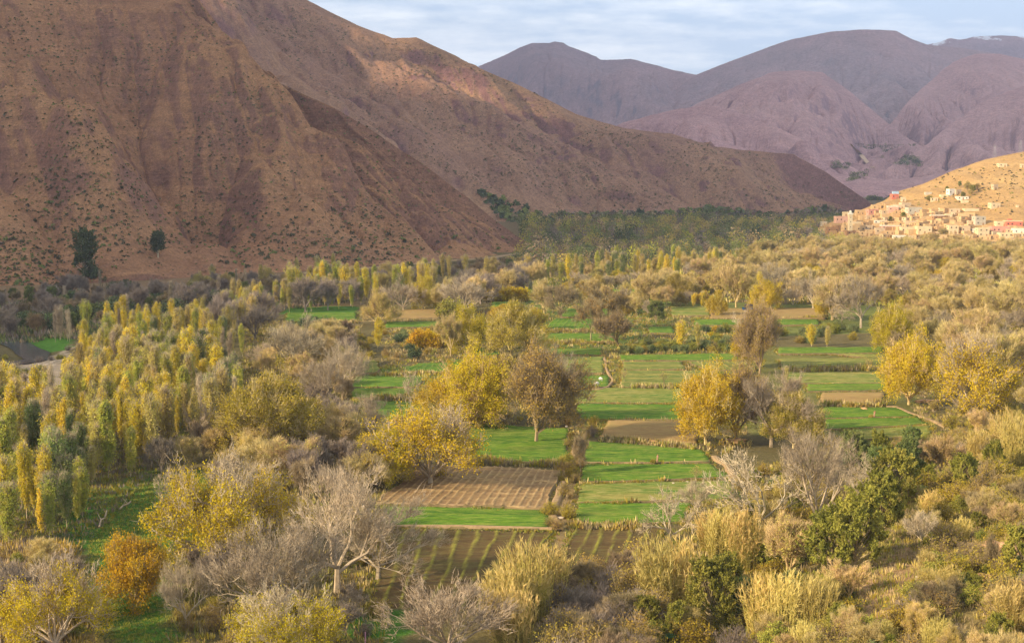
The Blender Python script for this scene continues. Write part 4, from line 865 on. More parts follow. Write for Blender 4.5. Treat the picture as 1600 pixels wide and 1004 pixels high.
# ------------------------------------------------------------------ the trees one can point at, from the photograph
T = tree_px
T('bare', 527, 925, 192, 'great pale bare walnut in the foreground, left of the furrowed brown field', 'the great pale walnut', 1.0)
T('bare', 430, 985, 165, 'pale bare walnut leaning over yellow leaves, just left of the greatest bare walnut', None, 1.1)
T('bare', 470, 960, 130, 'smaller bare walnut squeezed between the two biggest pale walnuts in the foreground', None, 1.0)
T('bare', 590, 905, 110, 'grey bare tree with dark trunk touching the left edge of the furrowed brown field', None, 1.2)
T('mixed', 450, 1040, 110, 'yellow-leaved tree at the bottom edge below the big bare walnuts', None, 1.2)
T('bare_round', 700, 1030, 122, 'whitish bare tree at the bottom edge below the furrowed field', 'the whitish bottom tree', 1.25)
T('orange', 215, 948, 106, 'round orange-gold tree standing alone on the green meadow', 'the round orange meadow tree', 0.92)
T('mixed', 335, 880, 150, 'wide walnut with bare crown and mustard leaves, right of the round orange tree', 'the wide mustard walnut', 1.05)
T('mixed', 395, 850, 110, 'mustard-leaved walnut just behind the wide one with the bare crown', None, 1.1)
T('mixed', 85, 1020, 130, 'thin yellow-leaved tree with bare shoots in the bottom left corner', 'the bottom left corner tree', 1.0)
T('bare_grey', 20, 985, 100, 'grey leafless shrubby tree at the left edge near the bottom corner')
T('bare', 290, 985, 110, 'slender bare tree just right of the round orange-gold tree', None, 0.7)
T('bare_sparse', 262, 800, 70, 'dead white trunk leaning on the green meadow', 'the dead white meadow trunk', 0.5)
T('mixed', 672, 757, 130, 'bare-topped yellow walnut at the far left corner of the pale ploughed field', 'the walnut at the ploughed corner', 1.15)
T('yellow', 607, 758, 85, 'small yellow tree with short pale trunk beside the pale ploughed field', None, 1.0)
T('yellow', 735, 668, 112, 'tall full yellow tree behind the left end of the small green field', 'the tall full yellow tree', 1.0)
T('olive', 768, 662, 108, 'olive-yellow tree joined to the right side of the tall full yellow tree', None, 0.95)
T('yellow', 703, 660, 85, 'lower bright yellow tree on the left flank of the tall yellow one', None, 0.95)
T('umber', 838, 690, 132, 'large brown-khaki tree on a dark trunk in the middle of the green field corner', 'the large brown-khaki tree', 0.98)
T('bare', 862, 660, 112, 'pale bare tree rising behind the large brown-khaki one', None, 0.75)
T('olive', 800, 562, 84, 'rounded olive tree, the taller of two beside the middle fields', 'the rounded olive tree', 1.05)
T('yellow', 736, 550, 68, 'yellow-olive rounded tree just left of the taller rounded olive tree', None, 1.0)
T('bare_tan', 704, 556, 62, 'narrow tan bare tree left of the yellow-olive rounded tree', None, 0.6)
T('orange', 782, 520, 42, 'orange crown peeping out behind the rounded olive tree', None, 1.0)
T('orange', 832, 517, 34, 'small bright orange tree at the left end of the striped green field', None, 1.05)
T('bare_brown', 877, 498, 52, 'brown bare tree behind the striped green field', None, 1.0)
T('bare_tan', 850, 490, 48, 'dense tan bare tree behind the small bright orange tree', None, 1.0)
T('rusty', 947, 516, 66, 'russet tree with a thick reddish trunk on the striped green field', 'the russet trunk tree', 1.0)
T('rusty', 923, 533, 66, 'thin russet tree standing forward of the thick-trunked russet one', None, 0.7)
T('leaning', 968, 541, 52, 'brown tree with a long leaning bough between the middle fields', 'the leaning-bough tree', 1.1)
T('poplar_yellow', 1062, 547, 46, 'small bright lemon-yellow poplar among the sage-green bushes', 'the small lemon poplar', 1.7)
T('poplar_khaki', 1090, 549, 44, 'paler yellow poplar just right of the small lemon one', None, 1.3)
T('umber', 1187, 585, 98, 'tall olive tree with yellow left side at the centre of the right fields', 'the tall two-toned olive tree', 0.72)
T('yellow', 1172, 575, 62, 'yellow lower tree hugging the left of the tall two-toned olive tree', None, 0.8)
T('yellow', 1102, 694, 116, 'large bright yellow tree at the right end of the brown field', 'the large bright yellow tree', 0.85)
T('umber', 1150, 690, 105, 'khaki-green tree behind the right side of the large bright yellow tree', None, 0.9)
T('bare', 1205, 698, 112, 'pale bare-crowned tree right of the large bright yellow tree', 'the bare-crowned tree', 0.95)
T('olive', 1240, 700, 82, 'low olive tree with mustard leaves right of the bare-crowned tree', None, 1.1)
T('yellow', 1388, 553, 74, 'brilliant yellow tree behind the right-hand terraces', 'the brilliant yellow tree', 0.85)
T('yellow', 1420, 632, 104, 'golden-yellow tree at the right end of the orange-brown terrace', 'the golden terrace tree', 0.9)
T('mixed', 1515, 655, 118, 'bare-topped yellow tree right of the golden-yellow terrace tree', 'the bare-topped right tree', 1.0)
T('bare_brown', 1403, 560, 40, 'dark-trunked little brown tree at the right end of the furrowed terrace')
T('bare', 1345, 512, 82, 'tall pale bare tree behind the right-hand terraces', 'the tall pale terrace tree', 0.9)
T('bare_tan', 1300, 500, 62, 'tan bare tree left of the tall pale one behind the terraces')
T('bare_sparse', 1160, 530, 42, 'stark white little bare tree left of the two-toned olive tree', None, 0.9)
T('bare', 1275, 832, 150, 'wide pale bare tree over the green evergreens on the right slope', 'the wide bare slope tree', 1.0)
T('bare_sparse', 1188, 835, 125, 'stark white forked tree left of the wide bare slope tree', 'the stark white forked tree', 0.9)
T('bare_tan', 1232, 905, 95, 'small bare tree with dark trunk beneath the wide bare slope tree', None, 0.9)
T('bare_sparse', 1047, 850, 88, 'white bare tree behind the pale reeds', 'the white tree by the reeds', 0.8)
T('bare_round', 1090, 800, 50, 'low round grey tree at the right end of the darkest green strip')
T('bare_sparse', 1345, 790, 75, 'white bare tree standing against the dark green evergreens')
T('bare_tan', 1470, 745, 60, 'pale leafless tree above the right slope evergreens')
T('bare_round', 1440, 850, 50, 'silver twiggy bush in the shady gully right of the evergreens')
T('bare_brown', 1548, 900, 60, 'small dark tree beside the orange boulders', 'the small boulder tree', 0.6)
T('bare_brown', 1455, 960, 48, 'stunted dark stump with twisted boughs on the bare slope')
T('olive', 410, 722, 132, 'huge mustard-olive walnut beyond the left meadow, beside the mud hut', 'the huge mustard walnut', 1.0)
T('olive', 445, 700, 100, 'mustard walnut on the right flank of the huge one beside the mud hut', None, 1.0)
T('bare_sparse', 313, 702, 70, 'thin white dead tree left of the mud hut', None, 0.6)
T('bare', 535, 625, 92, 'pale bare tree left of the small green middle-left fields', 'the pale middle-left tree', 0.85)
T('bare_round', 458, 590, 90, 'broad greyish bare tree between poplar grove and the green fields', 'the broad greyish tree', 1.1)
T('bare', 505, 640, 80, 'bare tree with thin white limbs below the pale middle-left tree', None, 1.0)
T('bare', 575, 700, 85, 'pale branching tree left of the bare-topped ploughed-corner walnut', None, 0.9)
T('bare_sparse', 645, 640, 62, 'slim white leafless tree standing in front of the small left green field', None, 0.6)
T('bare_round', 725, 492, 58, 'round silvery bare tree behind the fallow field', 'the round silvery tree', 1.15)
T('khaki', 590, 508, 50, 'khaki-yellow tree beside the far left green strip', 'the khaki strip tree', 1.15)
T('poplar_yellow', 590, 547, 50, 'narrow yellow tree below the khaki one at the far left fields', None, 1.4)
T('bare_round', 630, 487, 48, 'pale round bare tree beside a yellow one behind the straw bank', None, 1.1)
T('yellow', 660, 483, 48, 'yellow tree behind the straw bank, beside a pale round one', None, 1.0)
T('bare_tan', 690, 488, 40, 'small tan bare tree left of the round silvery tree')
T('bush_moss', 703, 497, 30, 'bright olive bush at the foot of the round silvery tree')
T('eucalyptus', 131, 434, 74, 'tall dark eucalyptus growing alone on the bare left mountain foot', 'the tall dark eucalyptus', 1.15)
T('bush_dark', 142, 433, 20, 'dense dark bush at the foot of the tall dark eucalyptus')
T('eucalyptus', 247, 402, 40, 'shorter dusky tree on the mountain foot right of the eucalyptus', None, 1.5)
T('young', 1087, 754, 26, 'thin brown sapling at the lower edge of the bright green field')
T('bare_brown', 907, 742, 60, 'thin dark bare tree on the bushy strip between the ploughed and green fields', 'the thin dark strip tree', 0.5)
T('young', 1288, 668, 36, 'thin dark sapling at the left edge of the right-hand green terrace')
T('young', 975, 598, 22, 'leafless sapling at the left of the striped olive terrace')
T('young', 1037, 602, 22, 'leafless sapling in the middle of the striped olive terrace')
T('young', 1080, 600, 20, 'leafless sapling at the right of the striped olive terrace')
T('poplar_khaki', 1228, 598, 26, 'little ochre poplar at the left tip of the right-hand terraces', None, 1.4)
T('young', 1358, 580, 22, 'whitish leafless sapling on the hedge between the right-hand terraces')
T('bare_brown', 1238, 640, 46, 'tuft of rosy-brown bare stems left of the orange-brown terrace', None, 0.8)
T('yellow', 1119, 494, 38, 'yellow tree on the pale stem before the far right woods', None, 0.8)
T('bare_tan', 1128, 478, 62, 'tall tan bare tree at the left end of the far right woods', None, 0.8)
T('bare_tan', 1150, 480, 66, 'tall tan bare tree left of the dark cart', None, 0.8)
T('yellow', 1194, 484, 52, 'warm yellow tree just right of the dark cart', None, 0.9)
T('bare', 1205, 482, 66, 'bare tree whose limbs rise over the warm yellow tree by the cart', None, 0.9)
T('poplar_yellow', 1083, 480, 22, 'small yellow tree at the edge of the far right field, left of two', None, 1.8)
T('poplar_yellow', 1097, 480, 24, 'small yellow tree at the edge of the far right field, right of two', None, 1.8)
T('yellow', 1292, 498, 42, 'spreading yellow tree on the far right field edge', None, 1.0)
T('bare_round', 1270, 484, 56, 'rounded bare tree behind the spreading yellow tree', None, 0.9)
T('poplar_yellow', 1268, 541, 34, 'bright yellow little tree on the right terrace bank', None, 2.0)
T('poplar_khaki', 1292, 543, 32, 'paler little tree right of the bright yellow one on the terrace bank', None, 1.6)
T('bare_sparse', 1315, 506, 30, 'tiny white bare tree beside the tall pale terrace tree')
T('olive', 1060, 470, 40, 'orange-olive tree among the far middle woods', None, 1.0)
T('bare_tan', 1010, 480, 52, 'tan tree behind the leaning-bough tree', None, 1.0)
# reeds
for k, (x, y, h, w, kd, lb) in enumerate([
  (790, 985, 95, 1.1, 'reed', 'tall yellow reeds at the left end of the big bottom-middle reed bed'), (825, 965, 110, 1.15, 'reed', 'tallest yellow reeds at the centre of the big bottom-middle reed bed'),
  (860, 940, 85, 1.1, 'reed', 'yellow reeds at the right end of the big bottom-middle reed bed'), (800, 1015, 90, 1.2, 'reed', 'greener reeds at the bottom edge under the big middle reed bed'),
  (1030, 950, 105, 0.9, 'reed_dry', 'tall pale dry reeds, left half of the bed right of the brown thicket'), (1065, 945, 100, 0.9, 'reed_dry', 'pale dry reeds, right half of the bed right of the brown thicket'),
  (1130, 880, 85, 1.0, 'reed', 'golden reeds below the stark white forked tree'), (1165, 890, 90, 1.0, 'reed', 'golden reeds right under the stark white forked tree'), (1110, 860, 60, 1.0, 'reed', 'low golden reeds left of the stark white forked tree'),
  (1195, 985, 85, 1.2, 'reed', 'straw-coloured reeds at the bottom right of centre, left clump'), (1235, 990, 92, 1.2, 'reed', 'straw-coloured reeds at the bottom right of centre, middle clump'), (1275, 985, 80, 1.1, 'reed', 'straw-coloured reeds at the bottom right of centre, right clump'),
  (1565, 720, 75, 1.0, 'reed_dry', 'bright straw reeds at the right edge above the slope'), (1590, 730, 80, 1.0, 'reed', 'yellow reeds touching the right edge above the slope'), (1530, 730, 55, 1.0, 'reed_dry', 'short straw reeds left of the right-edge reeds'),
  (1480, 935, 50, 1.2, 'reed', 'low yellow reeds left of the orange boulders'), (1585, 985, 75, 1.2, 'reed_dry', 'pale reeds in the bottom right corner'), (1180, 800, 40, 1.0, 'reed_dry', 'small pale reeds behind the golden reeds')]):
    T(kd, x, y, h, lb, 'the tallest reeds' if k == 1 else ('the right-edge reeds' if k == 12 else None), w, 'reed beds')
# evergreens on the right slope
for x, y, h, kd, w, lb in [
  (1300, 905, 105, 'evergreen', 0.95, 'lowest and leftmost leafy evergreen in the chain climbing the right slope'), (1335, 900, 130, 'evergreen', 0.9, 'biggest leafy evergreen at the foot of the right slope chain'), (1375, 850, 110, 'evergreen', 0.9, 'leafy evergreen right behind the biggest one'),
  (1395, 800, 95, 'evergreen', 0.9, 'mid-chain evergreen on the right slope'), (1372, 775, 75, 'evergreen_dark', 0.9, 'darker evergreen above the middle of the right slope chain'), (1330, 745, 70, 'evergreen_dark', 1.0, 'dark evergreen at the upper left of the slope chain'), (1372, 748, 72, 'evergreen', 0.7, 'upright evergreen near the top of the slope chain'),
  (1415, 765, 80, 'evergreen_dark', 0.8, 'tall dark evergreen near the right top of the slope chain'), (1425, 715, 48, 'evergreen_dark', 0.9, 'topmost evergreen of the chain, under the small green field'), (1505, 770, 60, 'evergreen', 1.0, 'solitary evergreen on the brown brushy slope'), (1555, 745, 55, 'evergreen', 0.8, 'evergreen below the right-edge reeds'),
  (1110, 985, 110, 'evergreen', 0.9, 'bright evergreen in the bottom thicket right of the pale reeds'), (1135, 940, 75, 'evergreen', 0.9, 'evergreen in the bottom thicket behind the bright one'), (1160, 975, 70, 'evergreen_dark', 0.9, 'dark evergreen at the right of the bottom thicket'),
  (1060, 1000, 60, 'evergreen', 0.9, 'rounded evergreen bush at the bottom below the pale reeds'), (1010, 985, 55, 'evergreen', 1.0, 'olive-green evergreen left of the pale reeds'), (910, 1010, 42, 'evergreen', 1.3, 'low evergreen bush at the bottom right of the big reed bed'), (940, 1015, 36, 'evergreen', 1.2, 'low evergreen bush beside another at the bottom edge'),
  (1595, 905, 80, 'evergreen', 1.0, 'big evergreen cut by the right edge beside the boulders'), (1560, 1010, 50, 'evergreen', 1.0, 'small evergreen at the bottom right corner'), (1550, 485, 26, 'evergreen_dark', 1.3, 'small round evergreen on the right edge woods'), (1450, 478, 28, 'evergreen_dark', 1.2, 'dark round evergreen among the bare trees on the right'),
  (1025, 505, 34, 'evergreen_dark', 1.2, 'dark evergreen beside the tiny bright meadow in the far middle'), (490, 525, 28, 'bush_dark', 1.8, 'dark green bush between the bare trees on the left fields')]:
    T(kd, x, y, h, lb, None, w, 'evergreens of the valley')
# golden fig hedges: each bush its own
for k in range(5): T('bush_gold', 655 + k * 9, 541 + (k % 2), 24 - k % 2 * 2, None, None, 1.0, 'golden bushes in the middle hedge')
for k in range(7): T('bush_gold', 764 + k * 9, 470 + (k % 2), 18 + k % 2, None, None, 1.0, 'golden bushes in the far hedge')

# ------------------------------------------------------------------ groves and thickets
def free_of_fields(x, y, pad=0.0):
    for q in FIELDS:
        if inpoly(np.array([x]), np.array([y]), q)[0]: return False
    return True
def zone(poly, n, kinds, hr, spacing, seed, group, avoid=(), keepfields=True):
    """n plants at random on the ground inside a polygon; kinds: {kind: weight} or a function of the photo position"""
    W = wpoly(poly); rg = random.Random(seed); xs = [p[0] for p in W]; ys = [p[1] for p in W]; got = []; tries = 0
    AV = [wpoly(a) for a in avoid]
    while len(got) < n and tries < n * 40:
        tries += 1; x = rg.uniform(min(xs), max(xs)); y = rg.uniform(min(ys), max(ys))
        if not inpoly(np.array([x]), np.array([y]), W)[0]: continue
        if keepfields and not free_of_fields(x, y): continue
        if any(inpoly(np.array([x]), np.array([y]), a)[0] for a in AV): continue
        if any((x - a) ** 2 + (y - b) ** 2 < spacing ** 2 for a, b in got): continue
        got.append((x, y)); P = np.array([x, y, float(gh(x, y))]); px, py = project(P)
        kd = kinds(px, py, rg) if callable(kinds) else rg.choices(list(kinds), list(kinds.values()))[0]
        if kd is None: continue
        H = PROTO[kd][0]; h = rg.uniform(*hr) if not isinstance(hr, dict) else H * rg.uniform(*hr.get(kd, (0.7, 1.05)))
        plant(kd, P, h, None, None, group)
RIVC = [(-40, 532), (118, 518), (128, 600), (100, 645), (-40, 655)]
MEADOW = [(140, 765), (330, 735), (335, 805), (280, 870), (270, 1000), (140, 1000), (120, 860)]
def popkind(px, py, rg):
    r = rg.random()
    for (x, y, rad, ks) in [(185, 690, 60, 'yyyk'), (310, 585, 45, 'yyyg'), (135, 600, 55, 'kyyk'), (30, 800, 70, 'ggyl'), (120, 790, 80, 'glgk'), (60, 690, 70, 'kkyb'), (230, 740, 70, 'ykkl'), (340, 640, 40, 'gkbl')]:
        if abs(px - x) < rad and abs(py - y) < rad * 0.8 and r < 0.8:
            return {'y': 'poplar_yellow', 'k': 'poplar_khaki', 'g': 'poplar_green', 'l': 'poplar_ygreen', 'b': 'poplar_bare'}[rg.choice(ks)]
    return rg.choices(['poplar_yellow', 'poplar_khaki', 'poplar_ygreen', 'poplar_bare', 'poplar_green'], [5, 4, 6, 1.2, 1])[0]
zone([(-30, 625), (80, 600), (150, 590), (270, 575), (350, 590), (385, 640), (350, 690), (250, 725), (205, 745), (160, 790), (90, 850), (-30, 860)], 330, popkind, (7, 15), 2.0, 1, 'poplars in the dense left grove', avoid=[MEADOW, RIVC])
zone([(110, 545), (215, 530), (330, 535), (420, 560), (400, 590), (130, 600)], 55, popkind, (8.5, 13), 3.2, 2, 'poplars in the dense left grove', avoid=[RIVC])
zone([(205, 520), (320, 515), (330, 540), (205, 545)], 22, {'poplar_yellow': 5, 'poplar_khaki': 1}, (10, 12.5), 3.5, 3, 'yellow poplar row below the mountain')
zone([(75, 525), (110, 522), (115, 535), (80, 540)], 7, {'poplar_bare': 1}, (10, 12), 2.5, 4, 'bare poplars on the small riverside meadow')
zone([(130, 520), (200, 510), (200, 530), (135, 530)], 8, {'poplar_yellow': 3, 'poplar_bare': 1, 'poplar_ygreen': 1}, (10, 13), 3, 5, 'poplars beside the small riverside meadow')
zone([(330, 490), (460, 470), (560, 470), (560, 482), (440, 490), (400, 540), (330, 535)], 46, {'poplar_khaki': 4, 'poplar_ygreen': 3, 'poplar_yellow': 1, 'bare_grey': 2}, (9, 14), 5, 6, 'poplars in front of the left mountain')
zone([(440, 462), (680, 452), (700, 466), (600, 476), (450, 480)], 42, {'poplar_yellow': 3, 'poplar_ygreen': 3, 'poplar_khaki': 3, 'poplar_green': 1}, (12, 17), 5, 7, 'poplars in front of the left mountain')
zone([(690, 470), (840, 440), (850, 458), (740, 480)], 22, {'bare_grey': 3, 'poplar_khaki': 1, 'bare_tan': 1}, (9, 13), 6, 8, 'greyish trees behind the far hedge')
zone([(-40, 470), (120, 462), (400, 446), (400, 462), (330, 486), (210, 505), (120, 512), (70, 545), (-40, 600)], 140, {'bare_grey': 4, 'bush_dark': 6, 'bare_brown': 3, 'evergreen_dark': 2, 'poplar_bare': 1}, {'bush_dark': (1.1, 2.2), 'bare_grey': (0.8, 1.3)}, 4.6, 9, 'shaded trees along the mountain river', avoid=[RIVC])
zone([(395, 545), (560, 520), (560, 590), (545, 640), (480, 640), (420, 600)], 34, {'bare_brown': 3, 'bare_grey': 2, 'khaki': 2, 'bare_tan': 3, 'bare_round': 2, 'bush_tan': 2}, {'bush_tan': (0.8, 1.2)}, 5, 10, 'bare trees between grove and fields')
zone([(560, 525), (700, 515), (700, 560), (560, 562)], 26, {'bush_brown': 3, 'bush_sage': 3, 'bush_tan': 3, 'khaki': 1, 'bush_dark': 1}, {'khaki': (0.4, 0.6)}, 4, 11, 'bushes between the left fields')
zone([(235, 745), (380, 690), (470, 680), (560, 650), (590, 720), (600, 770), (470, 790), (330, 780)], 46, {'bare_brown': 4, 'bare_grey': 3, 'khaki': 2, 'bare_tan': 3, 'olive': 1, 'bare_round': 2, 'bush_brown': 2}, {'bush_brown': (0.8, 1.4), 'khaki': (0.5, 0.9), 'olive': (0.5, 0.8)}, 4.6, 12, 'autumn trees left of the ploughed field', avoid=[MEADOW])
zone([(265, 900), (420, 860), (600, 850), (600, 1000), (560, 1040), (265, 1060)], 44, {'bush_brown': 4, 'bush_grey': 4, 'bare_grey': 2, 'bush_tan': 2, 'bush_gold': 1, 'bare_round': 1}, {'bare_grey': (0.4, 0.7), 'bare_round': (0.3, 0.5)}, 2.6, 13, 'undergrowth bushes below the great walnuts')
zone([(-20, 850), (90, 850), (130, 900), (150, 1060), (-20, 1060)], 30, {'bush_brown': 4, 'bush_grey': 2, 'bush_moss': 2, 'bare_brown': 1, 'bush_tan': 2, 'bare_tan': 1}, {'bare_brown': (0.4, 0.8), 'bare_tan': (0.3, 0.6)}, 2.8, 14, 'bushes in the bottom left corner')
zone([(865, 915), (1010, 890), (1030, 930), (1000, 1060), (865, 1060)], 70, {'bush_brown': 5, 'bush_grey': 4, 'bush_moss': 1, 'bare_brown': 2}, {'bush_brown': (1.1, 1.9), 'bush_grey': (1.1, 1.9), 'bare_brown': (0.4, 0.65)}, 1.9, 15, 'brown bushes in the bottom thicket')
zone([(885, 650), (935, 640), (925, 690), (905, 740), (885, 830), (862, 870), (858, 800)], 26, {'bush_brown': 4, 'bush_tan': 4, 'bush_grey': 2, 'bush_moss': 1}, {'bush_brown': (0.5, 1.0), 'bush_tan': (0.5, 1.0), 'bush_grey': (0.6, 1.0)}, 2.0, 16, 'bushes on the strip between the fields')
zone([(975, 545), (1160, 530), (1165, 549), (975, 553)], 46, {'bush_sage': 6, 'bush_moss': 3, 'bush_tan': 2, 'bush_brown': 1}, {'bush_sage': (0.9, 1.6), 'bush_moss': (0.9, 1.5)}, 2.4, 17, 'sage bushes on the middle terrace bank')
zone([(1090, 515), (1340, 512), (1350, 538), (1090, 535)], 34, {'bush_sage': 5, 'bush_moss': 2, 'bush_dark': 1, 'bush_tan': 3, 'bush_gold': 1}, {'bush_sage': (1.0, 1.7), 'bush_moss': (1, 1.5)}, 3.0, 18, 'sage bushes on the right terrace bank')
def rightwood(px, py, rg):
    if py > 470: return rg.choices(['bare_tan', 'bare_round', 'yellow', 'olive', 'bush_tan', 'bare_brown', 'bush_moss'], [5, 3, 2, 2, 4, 3, 2])[0]
    if px > 1480 and py < 420: return rg.choices(['bare_tan', 'khaki', 'bare_round'], [6, 1, 2])[0]
    return rg.choices(['bare_tan', 'bare_round', 'khaki', 'bare', 'olive', 'yellow', 'evergreen_dark', 'bush_gold'], [9, 3, 4, 4, 4, 4, .8, .8])[0]
RWH = {'bare_tan': (0.95, 1.5), 'bare_round': (0.9, 1.45), 'khaki': (0.8, 1.2), 'bush_tan': (0.8, 1.5), 'evergreen_dark': (0.5, 0.8), 'bare': (0.6, 0.85), 'bush_moss': (0.8, 1.3), 'yellow': (0.6, 0.9), 'bush_gold': (1, 1.5)}
zone([(1120, 470), (1050, 440), (1180, 425), (1300, 392), (1420, 388), (1640, 395), (1640, 470), (1430, 480), (1300, 480)], 260, rightwood, RWH, 5.2, 19, 'pale woods below the village')
zone([(1420, 480), (1640, 470), (1640, 560), (1560, 600), (1440, 545), (1400, 510)], 75, rightwood, RWH, 3.8, 20, 'pale woods on the right bank')
zone([(1440, 560), (1640, 560), (1640, 650), (1560, 690), (1470, 690), (1450, 640)], 44, {'bare_tan': 3, 'bush_tan': 4, 'bush_brown': 4, 'mixed': 1, 'olive': 1, 'bush_moss': 1, 'bare_round': 1}, {'bush_tan': (0.8, 1.4), 'bush_brown': (0.8, 1.4), 'mixed': (0.5, 0.8), 'olive': (0.4, 0.7), 'bare_tan': (0.5, 0.8), 'bare_round': (0.5, 0.7)}, 3.6, 21, 'brush beside the right terraces')
zone([(870, 470), (900, 440), (1120, 440), (1110, 476), (1040, 480), (1000, 500), (960, 482)], 60, {'orange': 2, 'bare_tan': 4, 'khaki': 2, 'yellow': 2, 'olive': 3, 'bare_round': 2}, {'orange': (0.7, 1.1), 'olive': (0.6, 0.9), 'yellow': (0.6, 0.9), 'khaki': (0.6, 0.9)}, 5, 22, 'autumn trees behind the middle fields')
zone([(830, 440), (880, 428), (1060, 415), (1180, 420), (1060, 440), (900, 446)], 80, {'poplar_ygreen': 4, 'poplar_khaki': 3, 'poplar_green': 3, 'poplar_yellow': 2, 'bare_tan': 2, 'khaki': 2, 'olive': 2, 'bush_gold': 1}, {'bush_gold': (1, 1.6)}, 5.5, 23, 'trees of the far middle grove')
zone([(1060, 425), (1120, 405), (1290, 385), (1300, 398), (1180, 432), (1100, 440)], 80, {'bare_tan': 4, 'khaki': 3, 'olive': 2, 'bare_round': 3}, {'olive': (0.7, 1.0)}, 5.5, 24, 'trees of the far middle grove')
def slope(px, py, rg):
    return rg.choices(['bush_brown', 'bush_grey', 'bush_tan', 'bush_moss', 'bush_sage', 'reed_dry', 'bare_tan', 'bare_brown', 'khaki', 'evergreen'], [4.5, .7, 6, 7, 3, 1.6, 1.0, 1.2, 2, 1.2])[0]
SLH = {'bush_brown': (0.8, 1.7), 'bush_grey': (0.8, 1.5), 'bush_tan': (0.8, 1.6), 'bush_moss': (0.6, 1.3), 'bush_sage': (0.7, 1.2), 'bare_tan': (0.35, 0.6), 'bare_brown': (0.4, 0.65), 'khaki': (.3, .55), 'evergreen': (.35, .7), 'reed_dry': (0.5, 1.0)}
zone([(1400, 700), (1480, 695), (1640, 690), (1640, 860), (1530, 880), (1440, 850), (1420, 780)], 130, slope, SLH, 1.9, 25, 'brown brush on the right slope')
zone([(1120, 780), (1270, 705), (1330, 700), (1300, 790), (1300, 870), (1220, 930), (1150, 860)], 75, slope, SLH, 2.0, 26, 'brown brush under the bare slope trees')
zone([(1170, 930), (1330, 920), (1460, 870), (1640, 900), (1640, 1080), (1170, 1080)], 150, slope, SLH, 1.6, 27, 'brush on the bottom right slope', avoid=[[(1330, 930), (1420, 860), (1450, 900), (1400, 1004), (1340, 1004)]])
zone([(1010, 880), (1130, 850), (1170, 1060), (1000, 1060)], 30, slope, SLH, 2.3, 28, 'brush in the bottom thicket')
zone([(300, 450), (560, 437), (700, 425), (825, 410), (840, 436), (700, 450), (440, 462), (320, 470)], 85, {'bare_grey': 4, 'khaki': 2, 'poplar_khaki': 2, 'bare_brown': 2, 'evergreen_dark': 1, 'bush_dark': 1}, {'bush_dark': (0.9, 1.4), 'evergreen_dark': (.7, 1.1)}, 5.5, 31, 'trees at the foot of the near mountain')
zone([(0, 560), (110, 545), (120, 590), (0, 610)], 8, {'bush_grey': 2, 'bush_moss': 1}, (1.2, 2.2), 5, 29, 'low bushes on the river bank')
zone([(1240, 700), (1300, 690), (1320, 710), (1250, 730)], 6, {'bush_brown': 2, 'bush_tan': 1}, (2, 3), 3, 30, 'brush beside the right terraces')
print('planted', len(PLACED))

# ------------------------------------------------------------------ uncountable undergrowth: stuff
def tuft_mesh(name, pts, hgts, mats, rng, n=9, w=0.10, spread=0.5, lean=0.5):
    """pts (k,3); each point grows n narrow blades; one object"""
    k = len(pts); P = np.repeat(pts, n, 0); h = np.repeat(hgts, n) * (0.5 + 0.7 * rng.random(k * n)); o = rng.normal(size=(k * n, 3)) * spread * np.repeat(hgts, n)[:, None]; o[:, 2] = 0
    b = P + o * 0.6; t = b + o * lean; t[:, 2] = b[:, 2] + h; az = rng.random(k * n) * 6.283; ww = w * (0.6 + rng.random(k * n)) * np.repeat(hgts, n) ** 0.5
    s = np.stack([np.cos(az) * ww, np.sin(az) * ww, az * 0], -1); mid = b * 0.45 + t * 0.55 + o * 0.1
    b[:, 2] -= 0.15
    V = np.stack([b - s * .6, b + s * .6, mid + s, t + s * .1, mid - s], 1).reshape(-1, 3)
    i = np.arange(k * n) * 5; F4 = np.stack([i, i + 1, i + 2, i + 4], -1); F3 = np.stack([i + 4, i + 2, i + 3], -1); m = np.repeat(rng.integers(0, len(mats), k), n)
    fs = []; mi = []
    for j in range(len(mats)):
        fs += [F4[m == j], F3[m == j]]; mi += [j, j]
    fs2 = [(f, q) for f, q in zip(fs, mi) if len(f)]
    return mesh_data(name, V, [f for f, _ in fs2], [M[x] for x in mats], [q for _, q in fs2])
def rand_in(poly, n, rng, skipfields=True, world=None, avoid=()):
    W = world or wpoly(poly); xs = np.array([p[0] for p in W]); ys = np.array([p[1] for p in W])
    x = rng.uniform(xs.min(), xs.max(), n * 3); y = rng.uniform(ys.min(), ys.max(), n * 3); ok = inpoly(x, y, W)
    if skipfields:
        for q in FIELDS: ok &= ~inpoly(x, y, q)
    for a in avoid: ok &= ~inpoly(x, y, wpoly(a))
    x = x[ok][:n]; y = y[ok][:n]; return np.stack([x, y, gh(x, y)], -1)
RNG = np.random.default_rng(5)
def stuff(name, label, polys, count, hr, mats, **kw):
    pts = np.concatenate([rand_in(p, max(10, int(count * f)), RNG, avoid=kw.get('avoid', ())) for p, f in polys]); h = RNG.uniform(hr[0], hr[1], len(pts))
    kw.pop('avoid', None); tag(link(name, tuft_mesh(name, pts, h, mats, RNG, **kw)), label, kind='stuff')
SLOPE = [(1100, 760), (1290, 700), (1460, 690), (1640, 640), (1640, 1060), (1000, 1060), (1010, 880)]
RIGHTMID = [(1430, 480), (1640, 470), (1640, 660), (1460, 690), (1400, 600)]
LEFTMID = [(380, 500), (560, 510), (600, 620), (610, 830), (600, 1040), (260, 1040), (280, 800), (380, 690)]
MID = [(600, 500), (870, 470), (1000, 470), (1160, 500), (1180, 600), (1170, 700), (1100, 720), (890, 870), (860, 700), (600, 700)]
